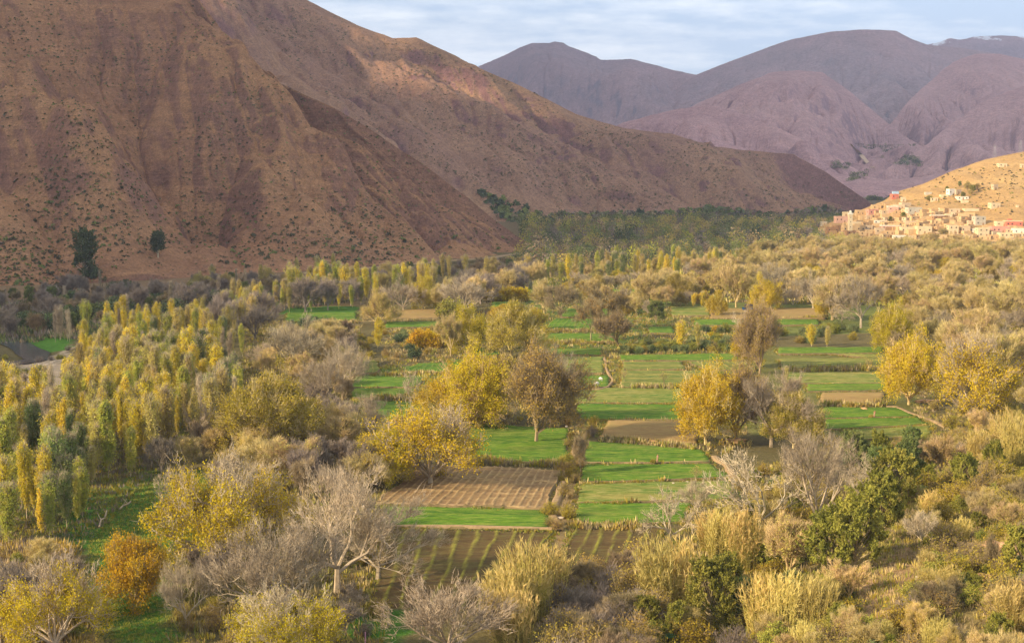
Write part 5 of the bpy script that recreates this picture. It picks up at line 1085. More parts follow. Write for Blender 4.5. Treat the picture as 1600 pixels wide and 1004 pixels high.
stuff('dry_brush', 'dry brown and straw brush covering the right slope', [(SLOPE, 0.62), (RIGHTMID, 0.38)], 13000, (0.3, 1.0), ['bark_brown', 'bark_tan', 'leaf_olive', 'leaf_moss', 'leaf_moss', 'straw', 'bark_brown'], n=14, w=0.04)
stuff('undergrowth', 'tangled brown and olive undergrowth beneath the valley trees', [(LEFTMID, 0.5), (MID, 0.5)], 12000, (0.4, 1.3), ['bark_brown', 'leaf_olive', 'leaf_moss', 'bark_tan', 'leaf_rust', 'straw'], n=10, w=0.07)
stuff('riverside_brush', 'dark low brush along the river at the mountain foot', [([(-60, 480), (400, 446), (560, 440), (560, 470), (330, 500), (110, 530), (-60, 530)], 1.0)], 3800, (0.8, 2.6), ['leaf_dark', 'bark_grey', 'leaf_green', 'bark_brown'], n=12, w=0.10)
stuff('grove_floor', 'brown and green litter plants on the floor of the poplar grove', [([(120, 600), (350, 570), (390, 640), (250, 740), (130, 860), (-40, 870)], 1.0)], 6000, (0.3, 1.0), ['leaf_green', 'bark_brown', 'leaf_olive', 'bark_grey', 'leaf_moss'], n=9, w=0.07)
stuff('meadow_grass', 'short green grass with taller tufts on the left meadow', [([(150, 770), (235, 735), (330, 740), (330, 800), (285, 1010), (150, 1010), (130, 900)], 1.0)], 9000, (0.12, 0.4), ['leaf_green', 'leaf_moss', 'leaf_ygreen'], n=7, w=0.05)
stuff('corner_brush', 'grey and brown tangled stems in the bottom left corner', [([(-20, 850), (110, 850), (150, 1060), (-20, 1060)], 1.0)], 2500, (0.5, 1.5), ['bark_brown', 'bark_grey', 'leaf_olive', 'straw'], n=12, w=0.05)
stuff('far_brush', 'mixed low brush between the far trees', [([(830, 440), (1050, 400), (1290, 372), (1640, 385), (1640, 470), (1400, 480), (1050, 470), (870, 470)], 1.0)], 9000, (0.8, 2.4), ['bark_tan', 'leaf_olive', 'leaf_khaki', 'bark_brown', 'leaf_moss'], n=9, w=0.12)
# verges: rough grass and stems along every terrace edge
pts = []
for q in FIELDS:
    for i in range(4):
        a = np.array(q[i]); b = np.array(q[(i + 1) % 4]); L = np.linalg.norm(b - a); n = int(L * (12 if i == 0 else 8)); t = RNG.random(n)
        nrm = unit(np.array([b[1] - a[1], -(b[0] - a[0])])); off = RNG.normal(size=n) * 0.45 + (0.9 if i == 0 else 0.35)
        p = a + (b - a) * t[:, None] + nrm * off[:, None]; pts.append(np.concatenate([p, np.zeros((n, 1))], 1))
pts = np.concatenate(pts); pts[:, 2] = gh(pts[:, 0], pts[:, 1]) + 0.1; keep = fbm(pts[:, 0] / 7, pts[:, 1] / 7, 3, 31) > -0.55
pts = pts[keep]; tag(link('verge_grass', tuft_mesh('verge_grass', pts, RNG.uniform(0.08, 0.32, len(pts)) * (1 + 0.9 * fbm(pts[:, 0] / 9, pts[:, 1] / 9, 2, 8)).clip(0.3, 2.0), ['leaf_olive', 'leaf_moss', 'leaf_moss', 'bark_tan', 'leaf_olive', 'leaf_rust', 'leaf_green'], RNG, n=9, w=0.07, spread=0.35)), 'rough dry grass and stems along the terrace edges', kind='stuff')
# hedges of dense brush on the banks
HEDGES = [[(946, 688), (1090, 703)], [(735, 724), (886, 728)], [(990, 607), (1090, 607)], [(1230, 580), (1390, 577)], [(1285, 634), (1380, 634)], [(585, 624), (665, 624)], [(600, 586), (720, 584)], [(820, 518), (960, 518)], [(838, 536), (960, 537)], [(1000, 826), (900, 822)], [(1170, 498), (1290, 498)], [(470, 504), (560, 504)]]
pts = []
for a, b in HEDGES:
    A_, B_ = ground(*a), ground(*b); n = int(np.linalg.norm(B_ - A_) * 14); t = RNG.random(n)[:, None]; p = A_ + (B_ - A_) * t; p[:, :2] += RNG.normal(size=(n, 2)) * np.array([0.5, 0.9]); pts.append(p)
pts = np.concatenate(pts); tag(link('bank_brush', tuft_mesh('bank_brush', pts, RNG.uniform(0.6, 1.5, len(pts)) * (1 + 0.6 * fbm(pts[:, 0] / 6, pts[:, 1] / 6, 2, 8)).clip(0.4, 1.7), ['leaf_olive', 'bark_tan', 'leaf_moss', 'bark_brown', 'bark_brown', 'leaf_rust'], RNG, n=10, w=0.07, spread=0.3)), 'dense brown brush on the banks between terraces', kind='stuff')

# far wood: a mass of crowns beyond counting
def blob_wood(name, label, poly, n, hr, mats, seed, wide=0.42, per=70, ls=0.9, surf=None):
    rng = np.random.default_rng(seed); P = rand_in(poly, n, rng, False) if surf is None else surf; n = len(P); h = rng.uniform(*hr, n) * (1 + 0.45 * fbm(P[:, 0] / 45, P[:, 1] / 45, 2, seed + 3)).clip(.5, 1.7); q_ = 0.5 + 0.42 * fbm(P[:, 0] / 70, P[:, 1] / 90, 3, seed + 5) + rng.normal(size=n) * 0.24; m = np.repeat((q_ * len(mats)).astype(int).clip(0, len(mats) - 1), per)
    d = rng.normal(size=(n * per, 3)); d /= np.linalg.norm(d, axis=1)[:, None]; r = rng.random(n * per) ** 0.45; hh = np.repeat(h, per); wd = np.repeat(rng.uniform(0.7, 1.25, n), per) * wide
    c = np.repeat(P, per, 0) + np.stack([d[:, 0] * r * hh * wd, d[:, 1] * r * hh * wd, hh * 0.54 + d[:, 2] * r * hh * 0.48], -1)
    c = c + rng.normal(size=c.shape) * 0.3; V, F = leaves(c, 1.0, rng, 1.5); sc = (ls * hh / 8.0); cc = np.repeat(c, 4, 0); V = cc + (V - cc) * np.repeat(sc, 4)[:, None]
    fs = [(F[m == j], j) for j in range(len(mats)) if (m == j).any()]
    tag(link(name, mesh_data(name, V, [f for f, _ in fs], [M[x] for x in mats], [j for _, j in fs])), label, kind='stuff')
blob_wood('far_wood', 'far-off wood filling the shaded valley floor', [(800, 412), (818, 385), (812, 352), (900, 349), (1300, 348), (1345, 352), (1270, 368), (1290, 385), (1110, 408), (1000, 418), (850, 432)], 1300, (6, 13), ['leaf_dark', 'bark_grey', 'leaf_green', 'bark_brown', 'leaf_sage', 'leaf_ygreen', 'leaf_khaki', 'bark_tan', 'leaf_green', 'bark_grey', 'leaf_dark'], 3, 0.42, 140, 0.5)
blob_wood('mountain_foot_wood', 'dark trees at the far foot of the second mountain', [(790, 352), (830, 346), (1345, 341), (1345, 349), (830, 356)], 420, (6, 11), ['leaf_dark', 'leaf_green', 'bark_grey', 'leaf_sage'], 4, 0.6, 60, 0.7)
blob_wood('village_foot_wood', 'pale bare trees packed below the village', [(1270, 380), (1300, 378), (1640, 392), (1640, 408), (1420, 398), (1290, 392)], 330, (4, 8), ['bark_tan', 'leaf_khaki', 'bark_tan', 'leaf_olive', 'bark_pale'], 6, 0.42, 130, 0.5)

FT = [bvh_of(q) for q in (SHV, HFV, HLV, PYV)]
def far_hit(px, py):
    best = None
    for t in FT:
        q = hit(t, px, py)
        if q is not None and (best is None or q[1] < best[1]): best = q
    return best if best is not None else ground(px, py)
rng = np.random.default_rng(12); fp = []
for poly, n in (([(1335, 226), (1380, 228), (1432, 226), (1420, 236), (1436, 250), (1440, 262), (1400, 258), (1370, 245)], 420), ([(1300, 254), (1330, 258), (1322, 266), (1300, 264)], 60), ([(1330, 275), (1360, 266), (1350, 280), (1325, 285)], 60), ([(1355, 312), (1410, 312), (1400, 318), (1350, 320)], 160)):
    xs = rng.uniform(min(p[0] for p in poly), max(p[0] for p in poly), n * 2); ys_ = rng.uniform(min(p[1] for p in poly), max(p[1] for p in poly), n * 2); ok = inpoly(xs, ys_, poly)
    fp += [far_hit(a, b) for a, b in zip(xs[ok][:n], ys_[ok][:n])]
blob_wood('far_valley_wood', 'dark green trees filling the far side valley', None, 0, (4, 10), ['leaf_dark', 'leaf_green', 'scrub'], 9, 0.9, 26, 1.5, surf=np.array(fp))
M['track'] = plain('track_earth', (0.62, 0.46, 0.30), 0.1)
path('path', [(1329, 227), (1336, 235), (1345, 243), (1352, 252), (1364, 264)], 11, 4.0, 'track', far_hit)
# ------------------------------------------------------------------ scrub on the mountains
def scrub_pts(tree, poly, n, rng, dens=None):
    out = []; xs = [p[0] for p in poly]; ys = [p[1] for p in poly]; px = rng.uniform(min(xs), max(xs), n * 3); py = rng.uniform(min(ys), max(ys), n * 3); ok = inpoly(px, py, poly)
    for a, b in zip(px[ok][:n], py[ok][:n]):
        p = hit(tree, a, b)
        if p is not None and rng.random() < 0.62 + 0.9 * float(noise2(np.array([p[0] / 55]), np.array([p[1] / 55]), 6)[0]): out.append(p)
    return np.array(out)
def scrub_mesh(name, label, P, hr, mats, seed, per=9):
    rng = np.random.default_rng(seed); blob = P.copy(); n = len(P); h = rng.uniform(*hr, n) * (0.6 + rng.random(n)); d = rng.normal(size=(n * per, 3)); d /= np.linalg.norm(d, axis=1)[:, None]; hh = np.repeat(h, per)
    c = np.repeat(blob, per, 0) + np.stack([d[:, 0] * hh * 0.5, d[:, 1] * hh * 0.5, np.abs(d[:, 2]) * hh * 0.45 + 0.1], -1)
    V, F = leaves(c, 1.0, rng, 1.2); cc = np.repeat(c, 4, 0); V = cc + (V - cc) * np.repeat(hh * 0.55, 4)[:, None]; m = np.repeat(rng.integers(0, len(mats), n), per)
    fs = [(F[m == j], j) for j in range(len(mats)) if (m == j).any()]
    tag(link(name, mesh_data(name, V, [f for f, _ in fs], [M[x] for x in mats], [j for _, j in fs])), label, kind='stuff')
PA = scrub_pts(AT, [(0, 0), (330, 0), (380, 100), (540, 170), (700, 275), (830, 385), (560, 415), (200, 440), (0, 450)], 9000, np.random.default_rng(21))
scrub_mesh('mountain_scrub', 'dark little scrub bushes dotting the near mountain', PA, (0.5, 1.2), ['scrub', 'scrub', 'leaf_green', 'leaf_dark'], 1)
PA2 = scrub_pts(AT, [(0, 250), (330, 300), (560, 330), (800, 370), (830, 390), (560, 415), (200, 440), (0, 450)], 1100, np.random.default_rng(22))
scrub_mesh('slope_foot_scrub', 'larger green scrub in the gullies at the mountain foot', PA2, (0.7, 2.2), ['scrub', 'leaf_green', 'scrub'], 2)
PB = scrub_pts(BT, [(340, 0), (480, 0), (620, 62), (800, 128), (980, 205), (1200, 240), (1350, 310), (1300, 340), (830, 345), (560, 190)], 9000, np.random.default_rng(23))
scrub_mesh('far_slope_scrub', 'tiny dark scrub dotting the second mountain', PB, (0.9, 1.9), ['scrub', 'scrub', 'leaf_dark'], 3, 6)
PF = scrub_pts(BT, [(800, 336), (900, 330), (1040, 331), (1120, 326), (1200, 332), (1310, 326), (1320, 342), (800, 352)], 520, np.random.default_rng(25))
scrub_mesh('hill_foot_trees', 'scattered trees climbing the foot of the second mountain', PF, (3, 8), ['leaf_dark', 'leaf_sage', 'bark_grey', 'leaf_green', 'bark_brown'], 5, 14)
PG = scrub_pts(BT, [(745, 300), (800, 312), (860, 335), (1000, 338), (1180, 340), (1300, 338), (1300, 345), (830, 352), (780, 340)], 900, np.random.default_rng(24))
if len(PG): scrub_mesh('gully_thicket', 'dark green thicket in the gully at the foot of the second mountain', PG, (3, 7), ['leaf_dark', 'leaf_green'], 4, 12)

# ------------------------------------------------------------------ the village
def box(V, F, MI, x0, x1, y0, y1, z0, z1, mi=0, M4=None):
    n = len(V); P = [(x0, y0, z0), (x1, y0, z0), (x1, y1, z0), (x0, y1, z0), (x0, y0, z1), (x1, y0, z1), (x1, y1, z1), (x0, y1, z1)]
    V += P; F += [(n, n + 3, n + 2, n + 1), (n + 4, n + 5, n + 6, n + 7), (n, n + 1, n + 5, n + 4), (n + 1, n + 2, n + 6, n + 5), (n + 2, n + 3, n + 7, n + 6), (n + 3, n, n + 4, n + 7)]; MI += [mi] * 6
def boxes(name, bl, mats, parent=None):
    V, F, MI = [], [], []
    for b in bl: box(V, F, MI, *b)
    F = np.array(F); MI = np.array(MI); js = sorted(set(MI.tolist()))
    me = mesh_data(name, V, [F[MI == j] for j in js], mats, js); return link(name, me, parent)
WALLC = {'adobe': (0.48, 0.32, 0.16), 'ochre': (0.56, 0.39, 0.20), 'tan': (0.56, 0.43, 0.27), 'cream': (0.66, 0.53, 0.32), 'white': (0.76, 0.70, 0.56), 'grey': (0.50, 0.45, 0.34), 'pink': (0.62, 0.38, 0.27), 'red': (0.60, 0.20, 0.13), 'rose': (0.60, 0.31, 0.23), 'blue': (0.35, 0.50, 0.62), 'brown': (0.34, 0.20, 0.10)}
for k_, c in WALLC.items(): M['wall_' + k_] = plain('wall_' + k_, c, 0.12, 0.95, 0.5)
M['dark_opening'] = plain('dark_opening', (0.035, 0.03, 0.03), 0.1); M['roof_earth'] = plain('roof_earth', (0.42, 0.28, 0.14), 0.2, sc=0.8); M['blue_paint'] = plain('blue_paint', (0.02, 0.06, 0.13), 0.1)
M['tin'] = plain('tin', (0.45, 0.47, 0.50), 0.1, 0.4)
HOUSE_N = [0]
def house(P, w, d, h, wall, rot, label, windows=True, parapet=True, stair=False, floors=None, group='houses of the hillside village', trim=None, name='house'):
    root = bpy.data.objects.new(name, None); COL.objects.link(root); root.location = P; root.rotation_euler = (0, 0, rot); tag(root, label, 'house', group)
    rg = random.Random(int(P[0] * 7 + P[1] * 13)); t = 0.35; b = [(-w / 2, w / 2, -d / 2, d / 2, -4.0, h - 0.0)]
    boxes('wall', b, [M['wall_' + wall]], root)
    pr = 0.55; e = 0.04
    boxes('parapet', [(-w / 2 - e, w / 2 + e, -d / 2 - e, -d / 2 + t, h, h + pr), (-w / 2 - e, w / 2 + e, d / 2 - t, d / 2 + e, h, h + pr), (-w / 2 - e, -w / 2 + t, -d / 2 + t, d / 2 - t, h, h + pr), (w / 2 - t, w / 2 + e, -d / 2 + t, d / 2 - t, h, h + pr)], [M['wall_' + (trim or wall)]], root)
    boxes('roof', [(-w / 2 + t + .01, w / 2 - t - .01, -d / 2 + t + .01, d / 2 - t - .01, h - .2, h + .12)], [M['roof_earth']], root)
    fl = floors or max(1, int(h / 2.9)); nw = max(1, int(w / 3.2))
    if windows:
        for f in range(fl):
            for i in range(nw):
                x = -w / 2 + w * (i + 0.5) / nw + rg.uniform(-.3, .3); z = f * h / fl + h / fl * 0.5
                if f == 0 and i == nw // 2: continue
                wo_ = boxes('window', [(x - .5, x + .5, -d / 2 - .06, -d / 2 + .05, z - .15, z + .95)], [M['dark_opening']], root)
            y = rg.uniform(-.2, .2) * d
            boxes('window', [(-w / 2 - .06, -w / 2 + .05, y - .5, y + .5, f * h / fl + h / fl * .5, f * h / fl + h / fl * .5 + 1.0)], [M['dark_opening']], root)
        x = -w / 2 + w * (nw // 2 + 0.5) / nw
        boxes('door', [(x - .55, x + .55, -d / 2 - .07, -d / 2 + .05, 0.0, 2.1)], [M['wall_brown' if wall != 'brown' else 'dark_opening']], root)
    return root
def vhit(px, py):
    p = hit(VT, px, py)
    return p if p is not None else ground(px, py)
def house_px(px, py, wpx, hpx, wall, label, **kw):
    """(px, py): foot of the house front's middle"""
    p = vhit(px, py); D = p[1]; s = D / FPX; w = wpx * s; h = hpx * s; d = kw.pop('d', min(w * 0.8, 9)); rot = kw.pop('rot', 0.0)
    q = p + np.array([-math.sin(rot) * d / 2, math.cos(rot) * d / 2, 0.0])
    return house(tuple(q), w, d, h, wall, rot, label, **kw)
HP = house_px
HP(1399, 311, 11, 7, 'red', 'red house with blue upper storey highest on the left ridge of the village', rot=0.15)
HP(1400, 305, 9, 5, 'blue', 'small blue-grey upper house right behind the red ridge house', windows=False)
HP(1412, 315, 7, 6, 'cream', 'little cream house right of the red ridge house')
HP(1365, 336, 16, 8, 'rose', 'rose-coloured house above the left end of the village', rot=0.2)
HP(1396, 331, 16, 8, 'pink', 'long pink house with a white upper band on the hillside', trim='white')
HP(1430, 334, 22, 9, 'grey', 'long grey-cream house above the middle of the village', rot=0.1)
HP(1317, 348, 22, 9, 'pink', 'pinkish terrace house left of the minaret')
HP(1322, 338, 9, 6, 'cream', 'cream block just behind the minaret')
HP(1345, 336, 14, 7, 'ochre', 'square ochre house right of the minaret, on the skyline')
HP(1370, 328, 14, 7, 'ochre', 'ochre skyline house above the rose house')
HP(1385, 322, 12, 5, 'adobe', 'low adobe skyline house between the rose and the red houses')
HP(1488, 305, 11, 9, 'white', 'tall white farmhouse with arcade on the hill slope', rot=0.35)
HP(1498, 303, 10, 6, 'tan', 'tan wing behind the tall white farmhouse', rot=0.35)
HP(1476, 308, 12, 3, 'cream', 'low cream yard building left of the tall white farmhouse', windows=False)
HP(1505, 312, 17, 4, 'white', 'low whitewashed house in front of the farmhouse trees')
HP(1508, 317, 11, 3, 'cream', 'small cream shed below the low whitewashed house', windows=False)
HP(1451, 304, 10, 3, 'grey', 'little grey-roofed hut far left of the farmhouse', windows=False)
HP(1460, 314, 11, 4, 'cream', 'small pale house on the slope left below the farmhouse')
HP(1556, 296, 8, 7, 'tan', 'lone pinkish-tan house with dark side on the open slope', rot=0.3)
HP(1567, 261, 13, 5, 'cream', 'long pale house with dark windows near the hilltop')
HP(1598, 262, 6, 5, 'cream', 'pale house cut by the right edge near the hilltop')
HP(1556, 325, 15, 7, 'cream', 'square cream house with a shadowed side on the mid slope', rot=0.15)
HP(1590, 324, 4, 3, 'cream', 'tiny cream hut right of the square mid-slope house', windows=False)
HP(1532, 352, 17, 13, 'grey', 'tall unplastered grey house standing above the village right side', rot=0.12)
HP(1530, 328, 8, 3, 'brown', 'small dark shed above the unplastered grey house', windows=False)
HP(1519, 330, 22, 3, 'cream', 'long low white-walled yard above the village', windows=False)
HP(1470, 331, 5, 5, 'white', 'narrow white house on the slope above the village centre')
HP(1483, 341, 10, 6, 'cream', 'cream house in the upper middle of the village')
HP(1466, 342, 19, 5, 'white', 'long white house with a blue band in the upper middle of the village')
HP(1490, 366, 15, 13, 'cream', 'tall cream block in the middle of the front row')
HP(1509, 364, 14, 10, 'tan', 'tan block right of the tall cream front block')
HP(1524, 364, 9, 6, 'white', 'low white house with violet band in the front row')
HP(1537, 370, 18, 13, 'cream', 'big cream house left of the red school block', rot=0.05)
HP(1564, 364, 28, 9, 'rose', 'long rose-red building in the front row on the right')
HP(1585, 355, 26, 9, 'red', 'long red-roofed building behind the rose-red front building', trim='cream')
HP(1565, 354, 16, 7, 'cream', 'pale pink building left of the red-roofed one')
HP(1578, 347, 6, 4, 'red', 'little red turret house on top of the red-roofed building', windows=False)
HP(1592, 366, 16, 8, 'white', 'pale house at the right edge of the front row')
HP(1583, 371, 40, 6, 'cream', 'long cream wall-like building in front of the rose-red one')
HP(1445, 365, 22, 10, 'cream', 'large yellow-cream block in the front row left of centre')
HP(1424, 363, 30, 7, 'cream', 'long cream building left of the large yellow-cream block')
HP(1393, 359, 30, 6, 'pink', 'long pale pink building with white stripe in the front row', trim='white')
HP(1376, 350, 20, 5, 'white', 'white long house right of the minaret foot')
HP(1458, 378, 12, 8, 'white', 'white house half hidden by trees below the front row', rot=0.3)
HP(1408, 374, 20, 5, 'white', 'low white building among the treetops below the village')
HP(1513, 372, 14, 4, 'tan', 'low tan house below the tan block')
HP(1375, 366, 14, 9, 'tan', 'tan front house with a shadowed yard left of the long pink building')
HP(1335, 363, 34, 10, 'ochre', 'big ochre house at the foot of the minaret')
HP(1302, 364, 18, 8, 'brown', 'brownish house at the left end of the village')
HP(1288, 352, 9, 5, 'grey', 'pale house at the far left tip of the village')
HP(1346, 354, 26, 6, 'cream', 'cream terrace building right of the minaret')
rg = random.Random(4); k = 0; adobe_done = []
rows = [(325, 1385, 1420, 4), (333, 1365, 1500, 9), (339, 1348, 1522, 15), (345, 1345, 1522, 20), (350, 1330, 1522, 20), (355, 1305, 1525, 20), (360, 1296, 1600, 22), (366, 1296, 1600, 20), (373, 1340, 1600, 14)]
for py, xa, xb, n in rows:
    for i in range(n):
        px = xa + (xb - xa) * (i + rg.uniform(.2, .8)) / n; wp = rg.uniform(9, 17); hp = rg.uniform(3.4, 6.2); c = rg.choices(['adobe', 'ochre', 'tan', 'brown'], [6, 5, 2, 1])[0]
        h = HP(px, py + rg.uniform(-2, 2), wp, hp, c, None, rot=rg.uniform(-.25, .45), windows=rg.random() < 0.6)
        adobe_done.append((h, px, py, c))
# number the adobe houses by row and by the house they stand beside
ORD = ['', 'second ', 'third ', 'fourth ', 'fifth ', 'sixth ', 'seventh ', 'eighth ', 'ninth ', 'tenth ', 'eleventh ', 'twelfth ', 'thirteenth ', 'fourteenth ', 'fifteenth ', 'sixteenth ', 'seventeenth ']
ROWN = ['topmost', 'second-highest', 'third-highest', 'fourth-highest', 'middle', 'fourth-lowest', 'third-lowest', 'second-lowest', 'lowest']
CN = {'adobe': 'earth-coloured', 'ochre': 'ochre mud', 'tan': 'tan', 'brown': 'dark brown'}
for ri, (py, xa, xb, n) in enumerate(rows):
    row = sorted([a for a in adobe_done if a[2] == py], key=lambda a: a[1])
    for i, a in enumerate(row):
        left = i < (len(row) + 1) // 2; o_ = i if left else len(row) - 1 - i
        a[0]['label'] = f"flat-roofed {CN[a[3]]} house, {ORD[o_]}from the {'left' if left else 'right'} in the {ROWN[ri]} row of mud houses".replace(', from', ', first from')
# minaret
p = vhit(1328, 366); s = p[1] / FPX; root = bpy.data.objects.new('minaret', None); COL.objects.link(root); root.location = p; tag(root, 'slender cream minaret rising from the left part of the village', 'minaret')
w = 6.0 * s; hh = 31 * s
boxes('shaft', [(-w / 2, w / 2, -w / 2, w / 2, -4, hh)], [M['wall_cream']], root)
boxes('gallery', [(-w / 2 - .3, w / 2 + .3, -w / 2 - .3, w / 2 + .3, hh, hh + .5), (-w / 2 - .3, w / 2 + .3, -w / 2 - .3, -w / 2, hh + .5, hh + 1.1), (-w / 2 - .3, w / 2 + .3, w / 2, w / 2 + .3, hh + .5, hh + 1.1), (-w / 2 - .3, -w / 2, -w / 2, w / 2, hh + .5, hh + 1.1), (w / 2, w / 2 + .3, -w / 2, w / 2, hh + .5, hh + 1.1)], [M['wall_white']], root)
boxes('lantern', [(-w / 4, w / 4, -w / 4, w / 4, hh + .5, hh + 2.6)], [M['wall_white']], root)
me = bpy.data.meshes.new('dome'); import bmesh
bm = bmesh.new(); bmesh.ops.create_uvsphere(bm, u_segments=12, v_segments=8, radius=w / 3.6, matrix=Matrix.Translation((0, 0, hh + 2.6))); bm.to_mesh(me); bm.free(); me.materials.append(M['wall_white']); link('dome', me, root)
for z in (hh * .35, hh * .6, hh * .82): boxes('window', [(-.25, .25, -w / 2 - .05, -w / 2 + .05, z, z + .9)], [M['dark_opening']], root)
# trees among the houses
for x, y, h, kd, lb in [(1391, 348, 9, 'evergreen', 'green garden tree between the mud houses, left one'), (1411, 341, 9, 'evergreen', 'green garden tree above the mud houses, right one'), (1480, 300, 8, 'evergreen', 'tree just left of the tall white farmhouse'), (1512, 299, 13, 'khaki', 'olive tree behind the tall white farmhouse'),
   (1520, 302, 12, 'evergreen', 'green tree right of the tall white farmhouse'), (1527, 297, 10, 'khaki', 'outermost tree right of the farmhouse'), (1500, 293, 9, 'evergreen_dark', 'dark tree on the rise behind the farmhouse'), (1505, 310, 9, 'evergreen', 'tree growing before the low whitewashed house'), (1516, 306, 8, 'khaki', 'khaki tree beside the low whitewashed house'), (1452, 312, 6, 'bush_moss', 'small green bush left of the farmhouse yard'), (1475, 372, 14, 'bare_tan', 'bare tree in front of the white half hidden house')]:
    P = vhit(x, y); plant(kd, P, h * P[1] / FPX * 1.1, lb, None, 'village trees')
# power pylons on the hill
M['steel'] = plain('steel', (0.38, 0.38, 0.40), 0.1, 0.5)
for x, y, lb in ((1554, 247, 'faint lattice pylon on the hill crest, the left one'), (1594, 240, 'faint lattice pylon on the hill crest, the right one')):
    p = hit(VT, x, y);
    if p is None: p = at(x, y, 1430)
    H = 13; sg = []
    for sx in (-1, 1):
        for sy in (-1, 1): sg.append((np.array([sx * 1.5, sy * 1.5, -1]), np.array([sx * .4, sy * .4, H]), .05, .04))
    for k in range(8):
        z0, z1 = H * k / 8, H * (k + 1) / 8; a0 = 1.5 - 1.1 * k / 8; a1 = 1.5 - 1.1 * (k + 1) / 8
        for (c0, c1) in (((-1, -1), (1, -1)), ((1, -1), (1, 1)), ((1, 1), (-1, 1)), ((-1, 1), (-1, -1))):
            sg.append((np.array([c0[0] * a0, c0[1] * a0, z0]), np.array([c1[0] * a1, c1[1] * a1, z1]), .03, .03))
    r = bpy.data.objects.new('power_pylon', None); COL.objects.link(r); r.location = p; tag(r, lb, 'pylon', 'pylons')
    V, F = tubes(sg, 4); link('lattice_mast', mesh_data('lattice_mast', V, [F], [M['steel']]), r)
    for z in (H - 4, H - 2, H - .3): V, F = tubes([(np.array([-2.5, 0, z]), np.array([2.5, 0, z]), .05, .05)], 4); link('cross_arm', mesh_data('cross_arm', V, [F], [M['steel']]), r)

# ------------------------------------------------------------------ small things in the fields
def skin_body(name, verts, edges, radii, mat, parent=None, sub=1, root=0):
    me = bpy.data.meshes.new(name); me.from_pydata(verts, edges, []); o = bpy.data.objects.new(name + '_src', me); COL.objects.link(o)
    sk = o.modifiers.new('skin', 'SKIN'); 
    for i, r in enumerate(radii):
        r = r if isinstance(r, tuple) else (r, r); me.skin_vertices[0].data[i].radius = r; me.skin_vertices[0].data[i].use_root = (i == root)
    ss = o.modifiers.new('sub', 'SUBSURF'); ss.levels = sub; ss.render_levels = sub
    dg = bpy.context.evaluated_depsgraph_get(); m2 = bpy.data.meshes.new_from_object(o.evaluated_get(dg)); m2.name = name; bpy.data.objects.remove(o)
    m2.materials.clear(); m2.materials.append(M[mat]); m2.polygons.foreach_set('use_smooth', np.ones(len(m2.polygons), bool)); return link(name, m2, parent)
M['skin'] = plain('skin', (0.34, 0.20, 0.13), 0.1, 0.6); M['cloth_rust'] = plain('cloth_rust', (0.22, 0.08, 0.05), 0.2); M['cloth_beige'] = plain('cloth_beige', (0.34, 0.20, 0.13), 0.2); M['cloth_dark'] = plain('cloth_dark', (0.05, 0.045, 0.05), 0.2)
M['hay'] = leafmat('hay', (0.30, 0.28, 0.05), (0.42, 0.36, 0.07)); M['wool'] = plain('wool', (0.70, 0.66, 0.58), 0.15); M['wool_dark'] = plain('wool_dark', (0.08, 0.06, 0.05), 0.1)
def person(P, label, bend, rot, top, low):
    r = bpy.data.objects.new('person', None); COL.objects.link(r); r.location = P; r.rotation_euler = (0, 0, rot); tag(r, label, 'person')
    b = bend; c, s_ = math.cos(b), math.sin(b)
    def up(x, y, z): return (x, y * c - (z - .95) * s_, .95 + (z - .95) * c + y * s_) if z > .95 else (x, y, z)
    J = [(0, 0, .95), up(0, 0, 1.15), up(0, 0, 1.36), up(0, -.01, 1.48), up(0, -.03, 1.60), up(0, -.04, 1.70),
         (-.1, 0, .90), (-.11, -.04, .50), (-.12, 0, .08), (-.12, -.16, .04), (.1, 0, .90), (.12, .03, .50), (.12, .10, .08), (.12, -.04, .04),
         up(-.19, 0, 1.40), up(-.25, -.06, 1.14), up(-.24, -.22, .98), up(.19, 0, 1.40), up(.25, -.06, 1.14), up(.24, -.22, .98)]
    E = [(0, 1), (1, 2), (2, 3), (3, 4), (4, 5), (0, 6), (6, 7), (7, 8), (8, 9), (0, 10), (10, 11), (11, 12), (12, 13), (2, 14), (14, 15), (15, 16), (2, 17), (17, 18), (18, 19)]
    Rr = [(.15, .11), (.14, .10), (.17, .11), .055, (.085, .10), .07, .09, .06, .045, .035, .09, .06, .045, .035, .06, .042, .032, .06, .042, .032]
    skin_body('body', J, E, Rr, 'skin', r, 2)
    skin_body('robe', [J[0], J[1], J[2], (0, 0, .5), (0, 0.02, .22), J[14], J[15], J[17], J[18]], [(0, 1), (1, 2), (0, 3), (3, 4), (2, 5), (5, 6), (2, 7), (7, 8)], [(.19, .14), (.17, .13), (.19, .13), (.22, .17), (.25, .19), .085, .065, .085, .065], low, r, 1)
    skin_body('hood', [J[3], J[4], J[5]], [(0, 1), (1, 2)], [(.16, .12), (.115, .125), (.09, .09)], top, r, 1)
    skin_body('shawl', [J[2], up(0, .02, 1.25), up(-.17, 0, 1.38), up(.17, 0, 1.38)], [(0, 1), (0, 2), (0, 3)], [(.21, .15), (.2, .15), .10, .10], top, r, 1)
    return r
person(ground(1027, 727) + np.array([0, 0, .6]), 'person in a rust-brown hood standing on the ridge between two green strips', 0.12, 2.2, 'cloth_rust', 'cloth_beige')
person(ground(1366, 655) + np.array([0, 0, .45]), 'person in a brown hood and beige robe working on the right-hand green terrace', 0.30, 2.4, 'cloth_rust', 'cloth_beige')
